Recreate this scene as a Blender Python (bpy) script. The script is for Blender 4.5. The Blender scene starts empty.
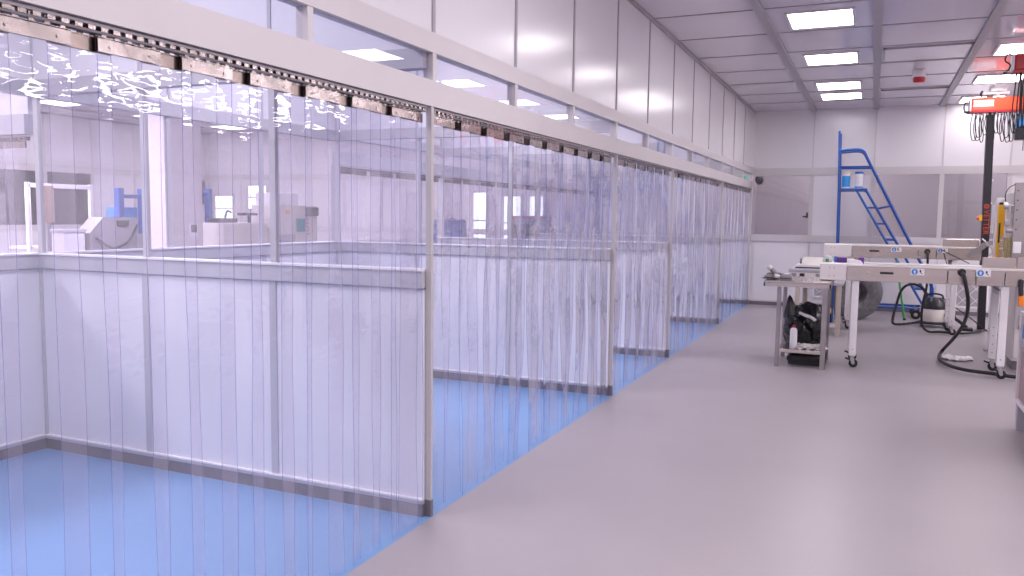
import bpy, bmesh, math, random
from mathutils import Vector, Matrix, Euler
random.seed(7)
scene = bpy.context.scene
COL = scene.collection
PI = math.pi

# ------------------------------------------------------------------ materials
def new_mat(name):
    m = bpy.data.materials.new(name); m.use_nodes = True
    nt = m.node_tree
    return m, nt, nt.nodes['Principled BSDF']

def pbr(name, col, rough=0.5, metal=0.0, spec=0.5, var=0.0, scale=6.0, bump=0.0, bscale=60.0, stretch=None, coat=0.0, emit=None, estr=0.0):
    m, nt, b = new_mat(name)
    b.inputs['Base Color'].default_value = (*col, 1)
    b.inputs['Roughness'].default_value = rough
    b.inputs['Metallic'].default_value = metal
    b.inputs['Specular IOR Level'].default_value = spec
    b.inputs['Coat Weight'].default_value = coat
    b.inputs['Coat Roughness'].default_value = 0.08
    if emit:
        b.inputs['Emission Color'].default_value = (*emit, 1)
        b.inputs['Emission Strength'].default_value = estr
    N = nt.nodes.new; L = nt.links.new
    tc = N('ShaderNodeTexCoord'); src = tc.outputs['Object']
    if stretch:
        mp = N('ShaderNodeMapping'); mp.inputs['Scale'].default_value = stretch
        L(src, mp.inputs['Vector']); src = mp.outputs['Vector']
    if var:
        n = N('ShaderNodeTexNoise'); n.inputs['Scale'].default_value = scale; n.inputs['Detail'].default_value = 4
        L(src, n.inputs['Vector'])
        r = N('ShaderNodeValToRGB')
        r.color_ramp.elements[0].position = 0.3; r.color_ramp.elements[1].position = 0.7
        r.color_ramp.elements[0].color = (*[c * (1 - var) for c in col], 1)
        r.color_ramp.elements[1].color = (*[min(1, c * (1 + var)) for c in col], 1)
        L(n.outputs['Fac'], r.inputs['Fac']); L(r.outputs['Color'], b.inputs['Base Color'])
    if bump:
        n2 = N('ShaderNodeTexNoise'); n2.inputs['Scale'].default_value = bscale; n2.inputs['Detail'].default_value = 3
        L(src, n2.inputs['Vector'])
        bp = N('ShaderNodeBump'); bp.inputs['Strength'].default_value = bump; bp.inputs['Distance'].default_value = 0.01
        L(n2.outputs['Fac'], bp.inputs['Height']); L(bp.outputs['Normal'], b.inputs['Normal'])
    return m

def sheet(name, tint, f0=0.04, rough=0.03, haze=0.0, hazecol=(0.7, 0.7, 0.9), bump=0.0, bscale=5.0, bstretch=(1, 1, 1)):
    """clear sheet: tinted transmission plus a mirror film that strengthens at grazing angles, a little milky haze"""
    m = bpy.data.materials.new(name); m.use_nodes = True
    nt = m.node_tree; nt.nodes.clear(); N = nt.nodes.new; L = nt.links.new
    out = N('ShaderNodeOutputMaterial')
    tr = N('ShaderNodeBsdfTransparent'); tr.inputs['Color'].default_value = (*tint, 1)
    gl = N('ShaderNodeBsdfGlossy'); gl.inputs['Roughness'].default_value = rough; gl.inputs['Color'].default_value = (1, 1, 1, 1)
    geo = N('ShaderNodeNewGeometry')
    nrm = geo.outputs['Normal']
    if bump:
        tc = N('ShaderNodeTexCoord'); oi = N('ShaderNodeObjectInfo')
        ad = N('ShaderNodeVectorMath'); ad.operation = 'ADD'
        cm = N('ShaderNodeCombineXYZ'); mu = N('ShaderNodeMath'); mu.operation = 'MULTIPLY'; mu.inputs[1].default_value = 40.0
        L(oi.outputs['Random'], mu.inputs[0]); L(mu.outputs[0], cm.inputs['X']); L(mu.outputs[0], cm.inputs['Z'])
        L(tc.outputs['Object'], ad.inputs[0]); L(cm.outputs[0], ad.inputs[1])
        mp = N('ShaderNodeMapping'); mp.inputs['Scale'].default_value = bstretch
        L(ad.outputs[0], mp.inputs['Vector'])
        n = N('ShaderNodeTexNoise'); n.inputs['Scale'].default_value = bscale; n.inputs['Detail'].default_value = 2
        L(mp.outputs['Vector'], n.inputs['Vector'])
        bp = N('ShaderNodeBump'); bp.inputs['Strength'].default_value = bump; bp.inputs['Distance'].default_value = 0.02
        L(n.outputs['Fac'], bp.inputs['Height']); L(bp.outputs['Normal'], gl.inputs['Normal']); nrm = bp.outputs['Normal']
    dt = N('ShaderNodeVectorMath'); dt.operation = 'DOT_PRODUCT'
    L(geo.outputs['Incoming'], dt.inputs[0]); L(nrm, dt.inputs[1])
    ab = N('ShaderNodeMath'); ab.operation = 'ABSOLUTE'; L(dt.outputs['Value'], ab.inputs[0])
    sb = N('ShaderNodeMath'); sb.operation = 'SUBTRACT'; sb.inputs[0].default_value = 1.0; sb.use_clamp = True; L(ab.outputs[0], sb.inputs[1])
    pw = N('ShaderNodeMath'); pw.operation = 'POWER'; pw.inputs[1].default_value = 5.0; L(sb.outputs[0], pw.inputs[0])
    ml = N('ShaderNodeMath'); ml.operation = 'MULTIPLY_ADD'; ml.inputs[1].default_value = 1 - f0; ml.inputs[2].default_value = f0; ml.use_clamp = True
    L(pw.outputs[0], ml.inputs[0])
    body = tr.outputs[0]
    if haze:
        df = N('ShaderNodeBsdfDiffuse'); df.inputs['Color'].default_value = (*hazecol, 1)
        tl = N('ShaderNodeBsdfTranslucent'); tl.inputs['Color'].default_value = (*hazecol, 1)
        m0 = N('ShaderNodeMixShader'); m0.inputs[0].default_value = 0.5; L(df.outputs[0], m0.inputs[1]); L(tl.outputs[0], m0.inputs[2])
        mx = N('ShaderNodeMixShader'); mx.inputs[0].default_value = haze
        L(body, mx.inputs[1]); L(m0.outputs[0], mx.inputs[2]); body = mx.outputs[0]
    mix = N('ShaderNodeMixShader'); L(ml.outputs[0], mix.inputs[0]); L(body, mix.inputs[1]); L(gl.outputs[0], mix.inputs[2])
    L(mix.outputs[0], out.inputs['Surface'])
    return m

def glow(name, col, strength):
    m = bpy.data.materials.new(name); m.use_nodes = True
    nt = m.node_tree; nt.nodes.clear()
    e = nt.nodes.new('ShaderNodeEmission'); e.inputs['Color'].default_value = (*col, 1); e.inputs['Strength'].default_value = strength
    o = nt.nodes.new('ShaderNodeOutputMaterial'); nt.links.new(e.outputs[0], o.inputs['Surface'])
    return m

LAMP = (1.0, 0.935, 0.985)
M = dict(
    panel=pbr('white_wall_panel', (0.76, 0.735, 0.765), 0.2, spec=0.55, var=0.015, scale=0.8),
    inner=pbr('white_partition_panel', (0.74, 0.725, 0.775), 0.3, spec=0.5, var=0.01, scale=0.8),
    trim=pbr('pale_grey_profile', (0.62, 0.585, 0.595), 0.42, var=0.02, scale=3),
    rail=pbr('grey_lilac_profile', (0.48, 0.47, 0.515), 0.35, var=0.02, scale=3),
    joint=pbr('grey_joint', (0.38, 0.355, 0.385), 0.5, var=0.03),
    ceil=pbr('glossy_ceiling_panel', (0.63, 0.59, 0.655), 0.11, spec=0.5, var=0.02, scale=0.5),
    cbeam=pbr('grey_ceiling_profile', (0.36, 0.335, 0.36), 0.4, var=0.03),
    skirt=pbr('grey_cove_skirting', (0.17, 0.15, 0.175), 0.5, var=0.04),
    floor=pbr('grey_epoxy_floor', (0.35, 0.315, 0.335), 0.34, spec=0.42, var=0.045, scale=0.9),
    blue_floor=pbr('blue_epoxy_floor', (0.165, 0.305, 0.555), 0.30, spec=0.4, var=0.03, scale=0.9),
    glass=sheet('clear_glass', (0.93, 0.93, 0.965), 0.045, 0.01),
    grey_glass=sheet('grey_glass', (0.80, 0.77, 0.80), 0.05, 0.02),
    pvc=sheet('clear_pvc', (0.971, 0.967, 0.986), 0.04, 0.03, haze=0.025, hazecol=(0.86, 0.83, 0.94), bump=0.13, bscale=9.0, bstretch=(1, 0.6, 1.4)),
    pvc_edge=sheet('pvc_cut_edge', (0.60, 0.61, 0.85), 0.05, 0.1, haze=0.3, hazecol=(0.42, 0.43, 0.72)),
    steel_sheen=pbr('stainless_sheen', (0.86, 0.82, 0.80), 0.42, 1.0, var=0.03),  # end covers and guide rails: reflected sheen put into a brighter colour
    post=pbr('grey_post_profile', (0.50, 0.47, 0.475), 0.4, var=0.02),
    steel=pbr('brushed_stainless', (0.62, 0.555, 0.515), 0.26, 1.0, var=0.05, scale=1.5, bump=0.02, bscale=30, stretch=(1, 1, 25)),
    steel_dk=pbr('dull_stainless', (0.40, 0.365, 0.37), 0.38, 1.0, var=0.1, scale=5),
    chrome=pbr('bright_hanger_steel', (0.32, 0.275, 0.265), 0.2, 1.0, var=0.25, scale=9, bump=0.15, bscale=18),
    chrome2=pbr('warm_hanger_steel', (0.28, 0.225, 0.205), 0.27, 1.0, var=0.2, scale=9, bump=0.15, bscale=14),
    zinc=pbr('zinc_fitting', (0.55, 0.54, 0.55), 0.35, 1.0, var=0.1),
    white=pbr('white_paint', (0.82, 0.79, 0.81), 0.35, var=0.02),
    offwhite=pbr('ivory_enamel', (0.72, 0.67, 0.63), 0.4, var=0.03),
    tan=pbr('tan_paint', (0.50, 0.43, 0.38), 0.45, var=0.05),
    black=pbr('black_paint', (0.014, 0.013, 0.018), 0.35, var=0.1),
    rubber=pbr('black_rubber', (0.012, 0.012, 0.014), 0.5, var=0.15, scale=30),
    bagm=pbr('black_bin_liner', (0.010, 0.010, 0.013), 0.25, spec=0.4, bump=0.35, bscale=9),
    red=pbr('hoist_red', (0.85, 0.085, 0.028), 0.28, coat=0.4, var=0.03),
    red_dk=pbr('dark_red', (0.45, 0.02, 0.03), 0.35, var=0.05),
    letters=pbr('orange_red_print', (0.50, 0.06, 0.03), 0.5),
    blue=pbr('ladder_blue', (0.016, 0.085, 0.36), 0.35, var=0.06),
    label_blue=pbr('label_blue', (0.02, 0.22, 0.62), 0.45, var=0.05),
    sky=pbr('can_blue', (0.03, 0.32, 0.72), 0.4, var=0.05),
    teal=pbr('teal_panel', (0.05, 0.32, 0.36), 0.5, var=0.05),
    purple=pbr('purple_card', (0.13, 0.04, 0.28), 0.5, var=0.05),
    green=pbr('green_enamel', (0.04, 0.34, 0.10), 0.4, var=0.05),
    yellow=pbr('safety_yellow', (0.85, 0.44, 0.015), 0.35, var=0.03),
    orange=pbr('orange_plastic', (0.95, 0.25, 0.02), 0.35),
    paper=pbr('crumpled_paper', (0.85, 0.82, 0.84), 0.7, var=0.04, bump=0.4, bscale=25),
    cloth=pbr('white_rag', (0.70, 0.66, 0.65), 0.85, var=0.1, bump=0.5, bscale=25),
    greycloth=pbr('grey_film', (0.19, 0.175, 0.185), 0.4, var=0.25, scale=20, bump=0.5, bscale=25),
    wrap=pbr('grey_plastic_wrap', (0.16, 0.155, 0.17), 0.2, var=0.25, scale=18, bump=0.45, bscale=22),
    smoke=pbr('smoked_plastic', (0.10, 0.09, 0.11), 0.3),
    grey=pbr('mid_grey_plastic', (0.26, 0.25, 0.28), 0.4, var=0.04),
    concrete=pbr('painted_column', (0.66, 0.61, 0.64), 0.45, var=0.03, scale=3),
    hallgrey=pbr('machine_grey', (0.42, 0.40, 0.44), 0.4, var=0.05),
    brown=pbr('brown_board', (0.36, 0.27, 0.22), 0.6, var=0.06),
    mesh_w=pbr('grille_white', (0.76, 0.74, 0.77), 0.5),
    mesh_d=pbr('grille_backing', (0.40, 0.37, 0.40), 0.6, var=0.03),
    amber=sheet('amber_cover', (0.85, 0.80, 0.55), 0.05, 0.08, haze=0.25, hazecol=(0.75, 0.68, 0.42)),
    lamp=glow('light_panel', LAMP, 10.5),
    day=glow('daylight_pane', (0.90, 0.95, 1.0), 2.6),
    exit=glow('green_exit_sign', (0.10, 0.75, 0.45), 0.9),
)

# ------------------------------------------------------------------ mesh builder
def orth(d):
    d = d.normalized()
    a = Vector((0, 0, 1)) if abs(d.z) < 0.9 else Vector((1, 0, 0))
    u = d.cross(a).normalized()
    return u, d.cross(u).normalized()

class MB:
    def __init__(s): s.v = []; s.f = []; s.mi = []; s.sm = []
    def add(s, vs, fs, mi=0, smooth=False):
        o = len(s.v); s.v += [Vector(v) for v in vs]
        for f in fs: s.f.append([i + o for i in f]); s.mi.append(mi); s.sm.append(smooth)
        return s
    def box(s, a, b, mi=0, rot=None, bev=0.0):
        x0, y0, z0 = [min(p, q) for p, q in zip(a, b)]; x1, y1, z1 = [max(p, q) for p, q in zip(a, b)]
        bev = min(bev, (x1 - x0) * .45, (y1 - y0) * .45, (z1 - z0) * .45)
        if bev <= 0:
            vs = [(x0, y0, z0), (x1, y0, z0), (x1, y1, z0), (x0, y1, z0), (x0, y0, z1), (x1, y0, z1), (x1, y1, z1), (x0, y1, z1)]
            fs = [(0, 3, 2, 1), (4, 5, 6, 7), (0, 1, 5, 4), (1, 2, 6, 5), (2, 3, 7, 6), (3, 0, 4, 7)]
        else:
            bm = bmesh.new(); bmesh.ops.create_cube(bm, size=1)
            for v in bm.verts: v.co = Vector(((x0 + x1) / 2 + v.co.x * (x1 - x0), (y0 + y1) / 2 + v.co.y * (y1 - y0), (z0 + z1) / 2 + v.co.z * (z1 - z0)))
            bmesh.ops.bevel(bm, geom=bm.edges[:], offset=bev, segments=2, affect='EDGES', profile=0.5)
            bm.verts.index_update()
            vs = [v.co.copy() for v in bm.verts]; fs = [[v.index for v in f.verts] for f in bm.faces]; bm.free()
        if rot is not None:
            c = Vector(((x0 + x1) / 2, (y0 + y1) / 2, (z0 + z1) / 2)); R = Euler(rot).to_matrix()
            vs = [c + R @ (Vector(v) - c) for v in vs]
        return s.add(vs, fs, mi)
    def cyl(s, p0, p1, r0, r1=None, n=16, mi=0, caps=True):
        p0 = Vector(p0); p1 = Vector(p1); r1 = r0 if r1 is None else r1
        u, w = orth(p1 - p0); vs = []
        for p, r in ((p0, r0), (p1, r1)):
            for i in range(n):
                a = 2 * PI * i / n; vs.append(p + (u * math.cos(a) + w * math.sin(a)) * r)
        s.add(vs, [(i, (i + 1) % n, n + (i + 1) % n, n + i) for i in range(n)], mi, True)
        if caps: s.add(vs, [list(range(n))[::-1], list(range(n, 2 * n))], mi)
        return s
    def tube(s, pts, r, n=10, mi=0, close=False, smooth_path=True, sub=6, rib=0.0):
        P = [Vector(p) for p in pts]
        if smooth_path and len(P) > 2:
            Q = []; m = len(P)
            for i in range(m if close else m - 1):
                if close: a, b, c, d = P[i - 1], P[i], P[(i + 1) % m], P[(i + 2) % m]
                else: a, b, c, d = P[max(i - 1, 0)], P[i], P[i + 1], P[min(i + 2, m - 1)]
                for k in range(sub):
                    t = k / sub
                    Q.append(0.5 * ((2 * b) + (c - a) * t + (2 * a - 5 * b + 4 * c - d) * t * t + (3 * b - a - 3 * c + d) * t ** 3))
            if not close: Q.append(P[-1])
            P = Q
        m = len(P); vs = []; u = None
        for i in range(m):
            t = (P[(i + 1) % m] - P[i - 1]) if close else (P[min(i + 1, m - 1)] - P[max(i - 1, 0)])
            if t.length < 1e-9: t = Vector((0, 0, 1))
            t.normalize()
            if u is None: u, _ = orth(t)
            u = (u - t * u.dot(t)); u = u.normalized() if u.length > 1e-6 else orth(t)[0]
            w = t.cross(u); rr = r * (1 + (rib if i % 2 else 0))
            for k in range(n):
                a = 2 * PI * k / n; vs.append(P[i] + (u * math.cos(a) + w * math.sin(a)) * rr)
        fs = []
        for i in range(m if close else m - 1):
            j = (i + 1) % m
            for k in range(n): fs.append((i * n + k, i * n + (k + 1) % n, j * n + (k + 1) % n, j * n + k))
        s.add(vs, fs, mi, True)
        if not close: s.add(vs, [list(range(n))[::-1], list(range((m - 1) * n, m * n))], mi)
        return s
    def lathe(s, prof, c, axis=(0, 0, 1), n=24, mi=0):
        ax = Vector(axis).normalized(); u, w = orth(ax); c = Vector(c); vs = []
        for r, h in prof:
            for k in range(n):
                a = 2 * PI * k / n; vs.append(c + ax * h + (u * math.cos(a) + w * math.sin(a)) * max(r, 1e-4))
        fs = []
        for i in range(len(prof) - 1):
            for k in range(n): fs.append((i * n + k, i * n + (k + 1) % n, (i + 1) * n + (k + 1) % n, (i + 1) * n + k))
        return s.add(vs, fs, mi, True)
    def prism(s, poly, axis, a, b, mi=0):
        """poly: 2-D points in the plane normal to axis ('x': (y,z), 'y': (x,z), 'z': (x,y))"""
        def P(p, h): return (h, p[0], p[1]) if axis == 'x' else (p[0], h, p[1]) if axis == 'y' else (p[0], p[1], h)
        n = len(poly); vs = [P(p, a) for p in poly] + [P(p, b) for p in poly]
        return s.add(vs, [list(range(n)), list(range(n, 2 * n))[::-1]] + [(i, n + i, n + (i + 1) % n, (i + 1) % n) for i in range(n)], mi)
    def blob(s, c, r, seed=0, amp=0.18, seg=24, rings=14, mi=0, flat=None, freq=2.2):
        rnd = random.Random(seed); ph = [(rnd.uniform(1, freq * 2), rnd.uniform(1, freq * 2), rnd.uniform(1, freq * 2), rnd.uniform(0, 6.28)) for _ in range(7)]
        c = Vector(c); vs = []
        for i in range(rings + 1):
            th = PI * i / rings
            for k in range(seg):
                a = 2 * PI * k / seg; d = Vector((math.sin(th) * math.cos(a), math.sin(th) * math.sin(a), math.cos(th)))
                h = 1 + amp * sum(math.sin(p[0] * d.x * 2 + p[1] * d.y * 2 + p[2] * d.z * 2 + p[3]) for p in ph) / 2.6
                p = c + Vector((d.x * r[0], d.y * r[1], d.z * r[2])) * h
                if flat is not None and p.z < flat: p.z = flat
                vs.append(p)
        return s.add(vs, [(i * seg + k, (i + 1) * seg + k, (i + 1) * seg + (k + 1) % seg, i * seg + (k + 1) % seg) for i in range(rings) for k in range(seg)], mi, True)
    def mesh(s, name, mats, off=Vector((0, 0, 0))):
        me = bpy.data.meshes.new(name)
        me.from_pydata([tuple(v - off) for v in s.v], [], s.f)
        for m in mats: me.materials.append(m)
        me.polygons.foreach_set('material_index', s.mi); me.polygons.foreach_set('use_smooth', s.sm)
        me.update()
        bm = bmesh.new(); bm.from_mesh(me); bmesh.ops.remove_doubles(bm, verts=bm.verts[:], dist=1e-6)
        bmesh.ops.recalc_face_normals(bm, faces=bm.faces[:])
        for e in bm.edges:
            if len(e.link_faces) == 2 and e.calc_face_angle(0) > 0.7: e.smooth = False
        bm.to_mesh(me); bm.free()
        return me
    def build(s, name, mats, parent=None, label=None):
        if not isinstance(mats, (list, tuple)): mats = [mats]
        off = world_of(parent) if parent else Vector((0, 0, 0))
        o = bpy.data.objects.new(name, s.mesh(name, mats, off)); COL.objects.link(o)
        if parent: o.parent = parent
        if label: o['label'] = label
        return o

def world_of(o):
    p = Vector((0, 0, 0))
    while o: p += o.location; o = o.parent
    return p

def tag(o, label, cat, group=None):
    o['label'] = label; o['category'] = cat
    if group: o['group'] = group
    return o

def thing(name, label, cat, loc, group=None):
    o = bpy.data.objects.new(name, None); o.empty_display_size = 0.1; o.location = loc; COL.objects.link(o)
    return tag(o, label, cat, group)

def solo(mb, name, mats, loc, label, cat, group=None):
    """a thing that is one mesh, its origin at its base"""
    loc = Vector(loc)
    if not isinstance(mats, (list, tuple)): mats = [mats]
    o = bpy.data.objects.new(name, mb.mesh(name, mats, loc)); o.location = loc; COL.objects.link(o)
    return tag(o, label, cat, group)

def struct(mb, name, mats, parent=None):
    o = mb.build(name, mats, parent)
    o['kind'] = 'structure'
    return o

def root_struct(name):
    o = bpy.data.objects.new(name, None); COL.objects.link(o); o['kind'] = 'structure'
    return o

def copy_tree(o, parent=None):
    c = o.copy(); COL.objects.link(c)
    if parent: c.parent = parent
    for ch in list(o.children): copy_tree(ch, c)
    return c

ORD = ['zeroth', 'first', 'second', 'third', 'fourth', 'fifth', 'sixth', 'seventh', 'eighth', 'ninth', 'tenth', 'eleventh', 'twelfth', 'thirteenth',
       'fourteenth', 'fifteenth', 'sixteenth', 'seventeenth', 'eighteenth', 'nineteenth', 'twentieth', 'twenty-first', 'twenty-second', 'twenty-third', 'twenty-fourth', 'twenty-fifth', 'twenty-sixth', 'twenty-seventh', 'twenty-eighth']

# ------------------------------------------------------------------ the room shell
YN, YB = -4.0, 15.646           # near and far end walls
XR, XH = 10.5, -13.3             # right wall, far wall of the hall on the left
ZC = 3.548
W = -2.99                       # rear partition of the bays
G = 1.084                       # panel module along the room
PY = [0.44, 3.69, 6.96, 9.18, 12.47, 15.60]   # posts of the curtain front
JY = [YB - G * k for k in range(18)]
JX = [1.0124 * k for k in range(-13, 11)]

mb = MB().box((XH, YN, -0.1), (W, YB, 0)).box((0.006, YN, -0.1), (XR, YB + 2.2, 0)).box((XH, YB, -0.1), (0.006, YB + 2.2, 0))
floor = struct(mb, 'floor', M['floor'])
struct(MB().box((W, YN, -0.1), (0.006, YB, 0.0)), 'floor_bays', M['blue_floor'])
ceiling = struct(MB().box((XH, YN, ZC), (XR, YB, ZC + 0.1)), 'ceiling', M['ceil'])
for x in JX:
    if XH + .1 < x < XR and not (W - .1 < x < 0.2):
        struct(MB().box((x - .042, YN, ZC - 0.03), (x + .042, YB, ZC + .01)), 'ceiling_beam', M['cbeam'], ceiling)
for y in JY:
    if y < YB - .1:
        struct(MB().box((0, y - .019, ZC - 0.006), (XR, y + .019, ZC + .01)), 'ceiling_joint', M['cbeam'], ceiling)
        struct(MB().box((XH, y - .014, ZC - 0.006), (W, y + .014, ZC + .01)), 'ceiling_joint', M['cbeam'], ceiling)

struct(MB().box((XR, YN, 0), (XR + .1, YB, ZC)), 'wall_right', M['panel'])
struct(MB().box((XH, YN - .1, 0), (XR, YN, ZC)), 'wall_near', M['panel'])

def panel_wall(name, axis, at, span, cells, joints, out, glass=M['grey_glass']):
    """clean-room wall: skirting, low panels, rail, glazing or panel per cell, beam, high panels.
    axis 'y': wall plane y=at running in x; 'x': plane x=at running in y.  out = +-1 side that faces the room"""
    r = root_struct(name)
    t = 0.05
    def B(u0, u1, z0, z1, d0, d1, mat, nm):
        a, b = at + out * d0, at + out * d1
        m = MB().box((u0, a, z0), (u1, b, z1)) if axis == 'y' else MB().box((a, u0, z0), (b, u1, z1))
        return struct(m, nm, mat, r)
    s0, s1 = span
    B(s0, s1, 0, 0.07, -t, 0.012, M['skirt'], 'skirting')
    B(s0, s1, 0.07, 0.10, -t, 0.012, M['trim'], 'skirting_trim')
    B(s0, s1, 0.10, 1.19, -t, 0, M['panel'], 'low_panel')
    B(s0, s1, 1.19, 1.31, -t, 0.025, M['trim'], 'rail')
    B(s0, s1, 2.385, 2.52, -t, 0.025, M['trim'], 'beam')
    B(s0, s1, 2.52, ZC, -t, 0, M['panel'], 'high_panel')
    for a, b, kind in cells:
        if kind == 'glass': B(a, b, 1.31, 2.385, -0.012, -0.004, glass, 'window_pane')
        else: B(a, b, 1.31, 2.385, -t, 0, M['panel'], 'mid_panel')
    for j in joints:
        B(j - .035, j + .035, 1.31, 2.385, -t, 0.018, M['trim'], 'mullion')
        B(j - .012, j + .012, 2.52, ZC, -.01, 0.008, M['trim'], 'panel_joint')
        B(j - .012, j + .012, 0.10, 1.19, -.01, 0.008, M['trim'], 'panel_joint')
    return r

jx = [1.03, 2.04, 3.10, 4.09, 5.1, 6.1, 7.1, 8.1, 9.1]
wb = panel_wall('wall_back', 'y', YB, (0.0, XR), [(0.0, 1.03, 'glass'), (1.03, 2.04, 'p'), (2.04, 3.10, 'glass'), (3.10, 4.09, 'glass'), (4.09, 5.1, 'p'), (5.1, XR, 'p')], jx, -1)
# the dim corridor seen through the back windows
struct(MB().box((-0.2, YB + 2.1, 0), (XR, YB + 2.2, ZC)).box((-0.3, YB + .05, 0), (-0.2, YB + 2.2, ZC)).box((XR, YB + .05, 0), (XR + .1, YB + 2.2, ZC)).box((-0.3, YB + .05, ZC), (XR + .1, YB + 2.2, ZC + .1)), 'wall_corridor', M['panel'])
# far side and end of the hall on the left
hj = [JY[k] for k in range(1, 18)]
panel_wall('wall_left', 'x', XH, (YN, YB), [(JY[k + 1], JY[k], 'glass' if k in (0, 3, 4, 6, 7, 8) else 'p') for k in range(17)], hj, 1)
struct(MB().box((XH - 1.6, YN, 0), (XH - 1.5, YB, ZC)).box((XH - 1.6, YB - .1, 0), (XH - .05, YB, ZC)).box((XH - 1.6, YN, 0), (XH - .05, YN + .1, ZC)).box((XH - 1.6, YN, ZC), (XH - .05, YB, ZC + .1)).box((XH - 1.6, YN, -.1), (XH - .05, YB, 0)), 'wall_left_corridor', M['hallgrey'])
panel_wall('wall_hall_end', 'y', YB, (XH, -0.02), [(XH, -0.02, 'p')], [x for x in JX if XH < x < -.3], -1)

def lit_window(n, x0, x1, z0, z1):
    r = root_struct('window_%d' % n)
    struct(MB().box((x0, YB - .02, z0), (x1, YB - .012, z1)), 'pane', M['day'], r)
    f = MB()
    for a, b in (((x0 - .04, z0 - .04), (x1 + .04, z0)), ((x0 - .04, z1), (x1 + .04, z1 + .04)), ((x0 - .04, z0), (x0, z1)), ((x1, z0), (x1 + .04, z1)), ((x0, (z0 + z1) / 2 - .015), (x1, (z0 + z1) / 2 + .015))):
        f.box((a[0], YB - .05, a[1]), (b[0], YB - .002, b[1]))
    struct(f, 'window_frame', M['trim'], r)
lit_window(1, -12.95, -12.4, 1.40, 2.0)
lit_window(2, -11.9, -11.35, 1.70, 2.25)
lit_window(3, -5.76, -5.46, 0.9, 2.08)
lit_window(4, -5.04, -4.66, 0.9, 2.0)
lit_window(5, -4.46, -4.16, 0.9, 2.0)

# ---- front of the bays (plane x = 0)
FJ = [-2.6, -1.53, -.46, .61, 1.68, 2.697, 3.70, 4.74, 5.81, 6.92, 8.0, 9.08, 10.16, 11.24, 12.32, 13.4, 14.48]   # panel joints
front = root_struct('wall_bays_front')
def FB(y0, y1, z0, z1, x0, x1, mat, nm): return struct(MB().box((x0, y0, z0), (x1, y1, z1)), nm, mat, front)
FB(YN, YB, 2.15, 2.28, -0.07, 0.0, M['trim'], 'lower_beam')
FB(YN, YB, 2.42, 2.52, -0.07, 0.0, M['trim'], 'upper_beam')
FB(YN, YB, 2.52, ZC, -0.07, -0.015, M['panel'], 'high_panel')
FB(YN, YB, 2.28, 2.42, -0.034, -0.026, M['glass'], 'transom_pane')
FB(YN, YB, ZC - .03, ZC, -0.015, 0.015, M['cbeam'], 'ceiling_angle')
for y in FJ:
    FB(y - .014, y + .014, 2.52, ZC - .03, -0.02, -0.008, M['joint'], 'panel_joint')
    if y > 2: FB(y - .018, y + .018, 2.28, 2.42, -0.06, -0.004, M['trim'], 'transom_mullion')
for i, y in enumerate(PY[1:]):
    r = root_struct('trim_%d' % (i + 1))
    struct(MB().box((-0.034, y - .026, 0.09), (-0.002, y - .002, 2.15)), 'post', M['post'], r)
    struct(MB().box((-0.036, y - .028, 0.0), (0.0, y, 0.09)), 'post_foot', M['skirt'], r)

# ---- partitions between the bays (planes y = PY[1..4]) and behind bays 1, 2 (plane x = W)
def partition(name, axis, at, span, joints):
    r = root_struct(name)
    s0, s1 = span
    def B(u0, u1, z0, z1, d0, d1, mat, nm):
        m = MB().box((u0, at + d0, z0), (u1, at + d1, z1)) if axis == 'y' else MB().box((at + d0, u0, z0), (at + d1, u1, z1))
        return struct(m, nm, mat, r)
    B(s0, s1, 0, 0.07, -.03, .03, M['skirt'], 'skirting')
    B(s0, s1, 0.07, 0.088, -.032, .032, M['rail'], 'skirting_trim')
    B(s0, s1, 0.088, 0.098, -.036, .036, M['white'], 'trim_cap')  # white strip paints the light caught by the skirting's top edge
    B(s0, s1, 0.095, 1.22, -.02, .02, M['inner'], 'low_panel')
    B(s0, s1, 1.22, 1.309, -.04, .04, M['rail'], 'rail')
    B(s0, s1, 1.309, 1.32, -.05, .05, M['white'], 'rail_highlight')  # painted highlight: white strip along the top of the rail
    B(s0, s1, 1.212, 1.22, -.022, .022, M['joint'], 'rail_shadow')  # dark strip standing in for the shade under the rail
    B(s0, s1, 1.32, 2.34, -.004, .004, M['glass'], 'glass_pane')
    B(s0, s1, 2.34, 2.44, -.035, .035, M['rail'], 'header_beam')
    B(s0, s1, 2.44, ZC, -.02, .02, M['inner'], 'high_panel')
    for j in joints:
        B(j - .024, j + .024, 0.095, 1.22, -.027, .027, M['rail'], 'mullion')
        B(j - .02, j + .02, 1.32, 2.34, -.014, .014, M['rail'], 'mullion')
        B(j - .012, j + .012, 2.44, ZC, -.026, .026, M['rail'], 'panel_joint')
for i in (1, 2, 3, 4):
    partition('wall_partition_%d' % i, 'y', PY[i] - .02, (W, -0.036), [-1.02, -2.01, -2.965])
partition('wall_rear', 'x', W, (YN, PY[2] - .04), [0.44, 1.52, 2.6, 4.77, 5.83])
# behind bays 3-5: beam, transom and curtain, as on the front
rear = root_struct('wall_rear_open')
struct(MB().box((W - .05, PY[2], 2.10), (W + .03, YB, 2.23)), 'lower_beam', M['rail'], rear)
struct(MB().box((W - .05, PY[2], 2.37), (W + .03, YB, 2.47)), 'upper_beam', M['rail'], rear)
struct(MB().box((W - .03, PY[2], 2.47), (W + .0, YB, ZC)), 'high_panel', M['inner'], rear)
struct(MB().box((W - .014, PY[2], 2.23), (W - .006, YB, 2.37)), 'transom_pane', M['glass'], rear)
for y in PY[2:]:
    struct(MB().box((W - .05, y - .026, 0), (W + .028, y + .026, 2.10)), 'post', M['rail'], rear)
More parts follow.
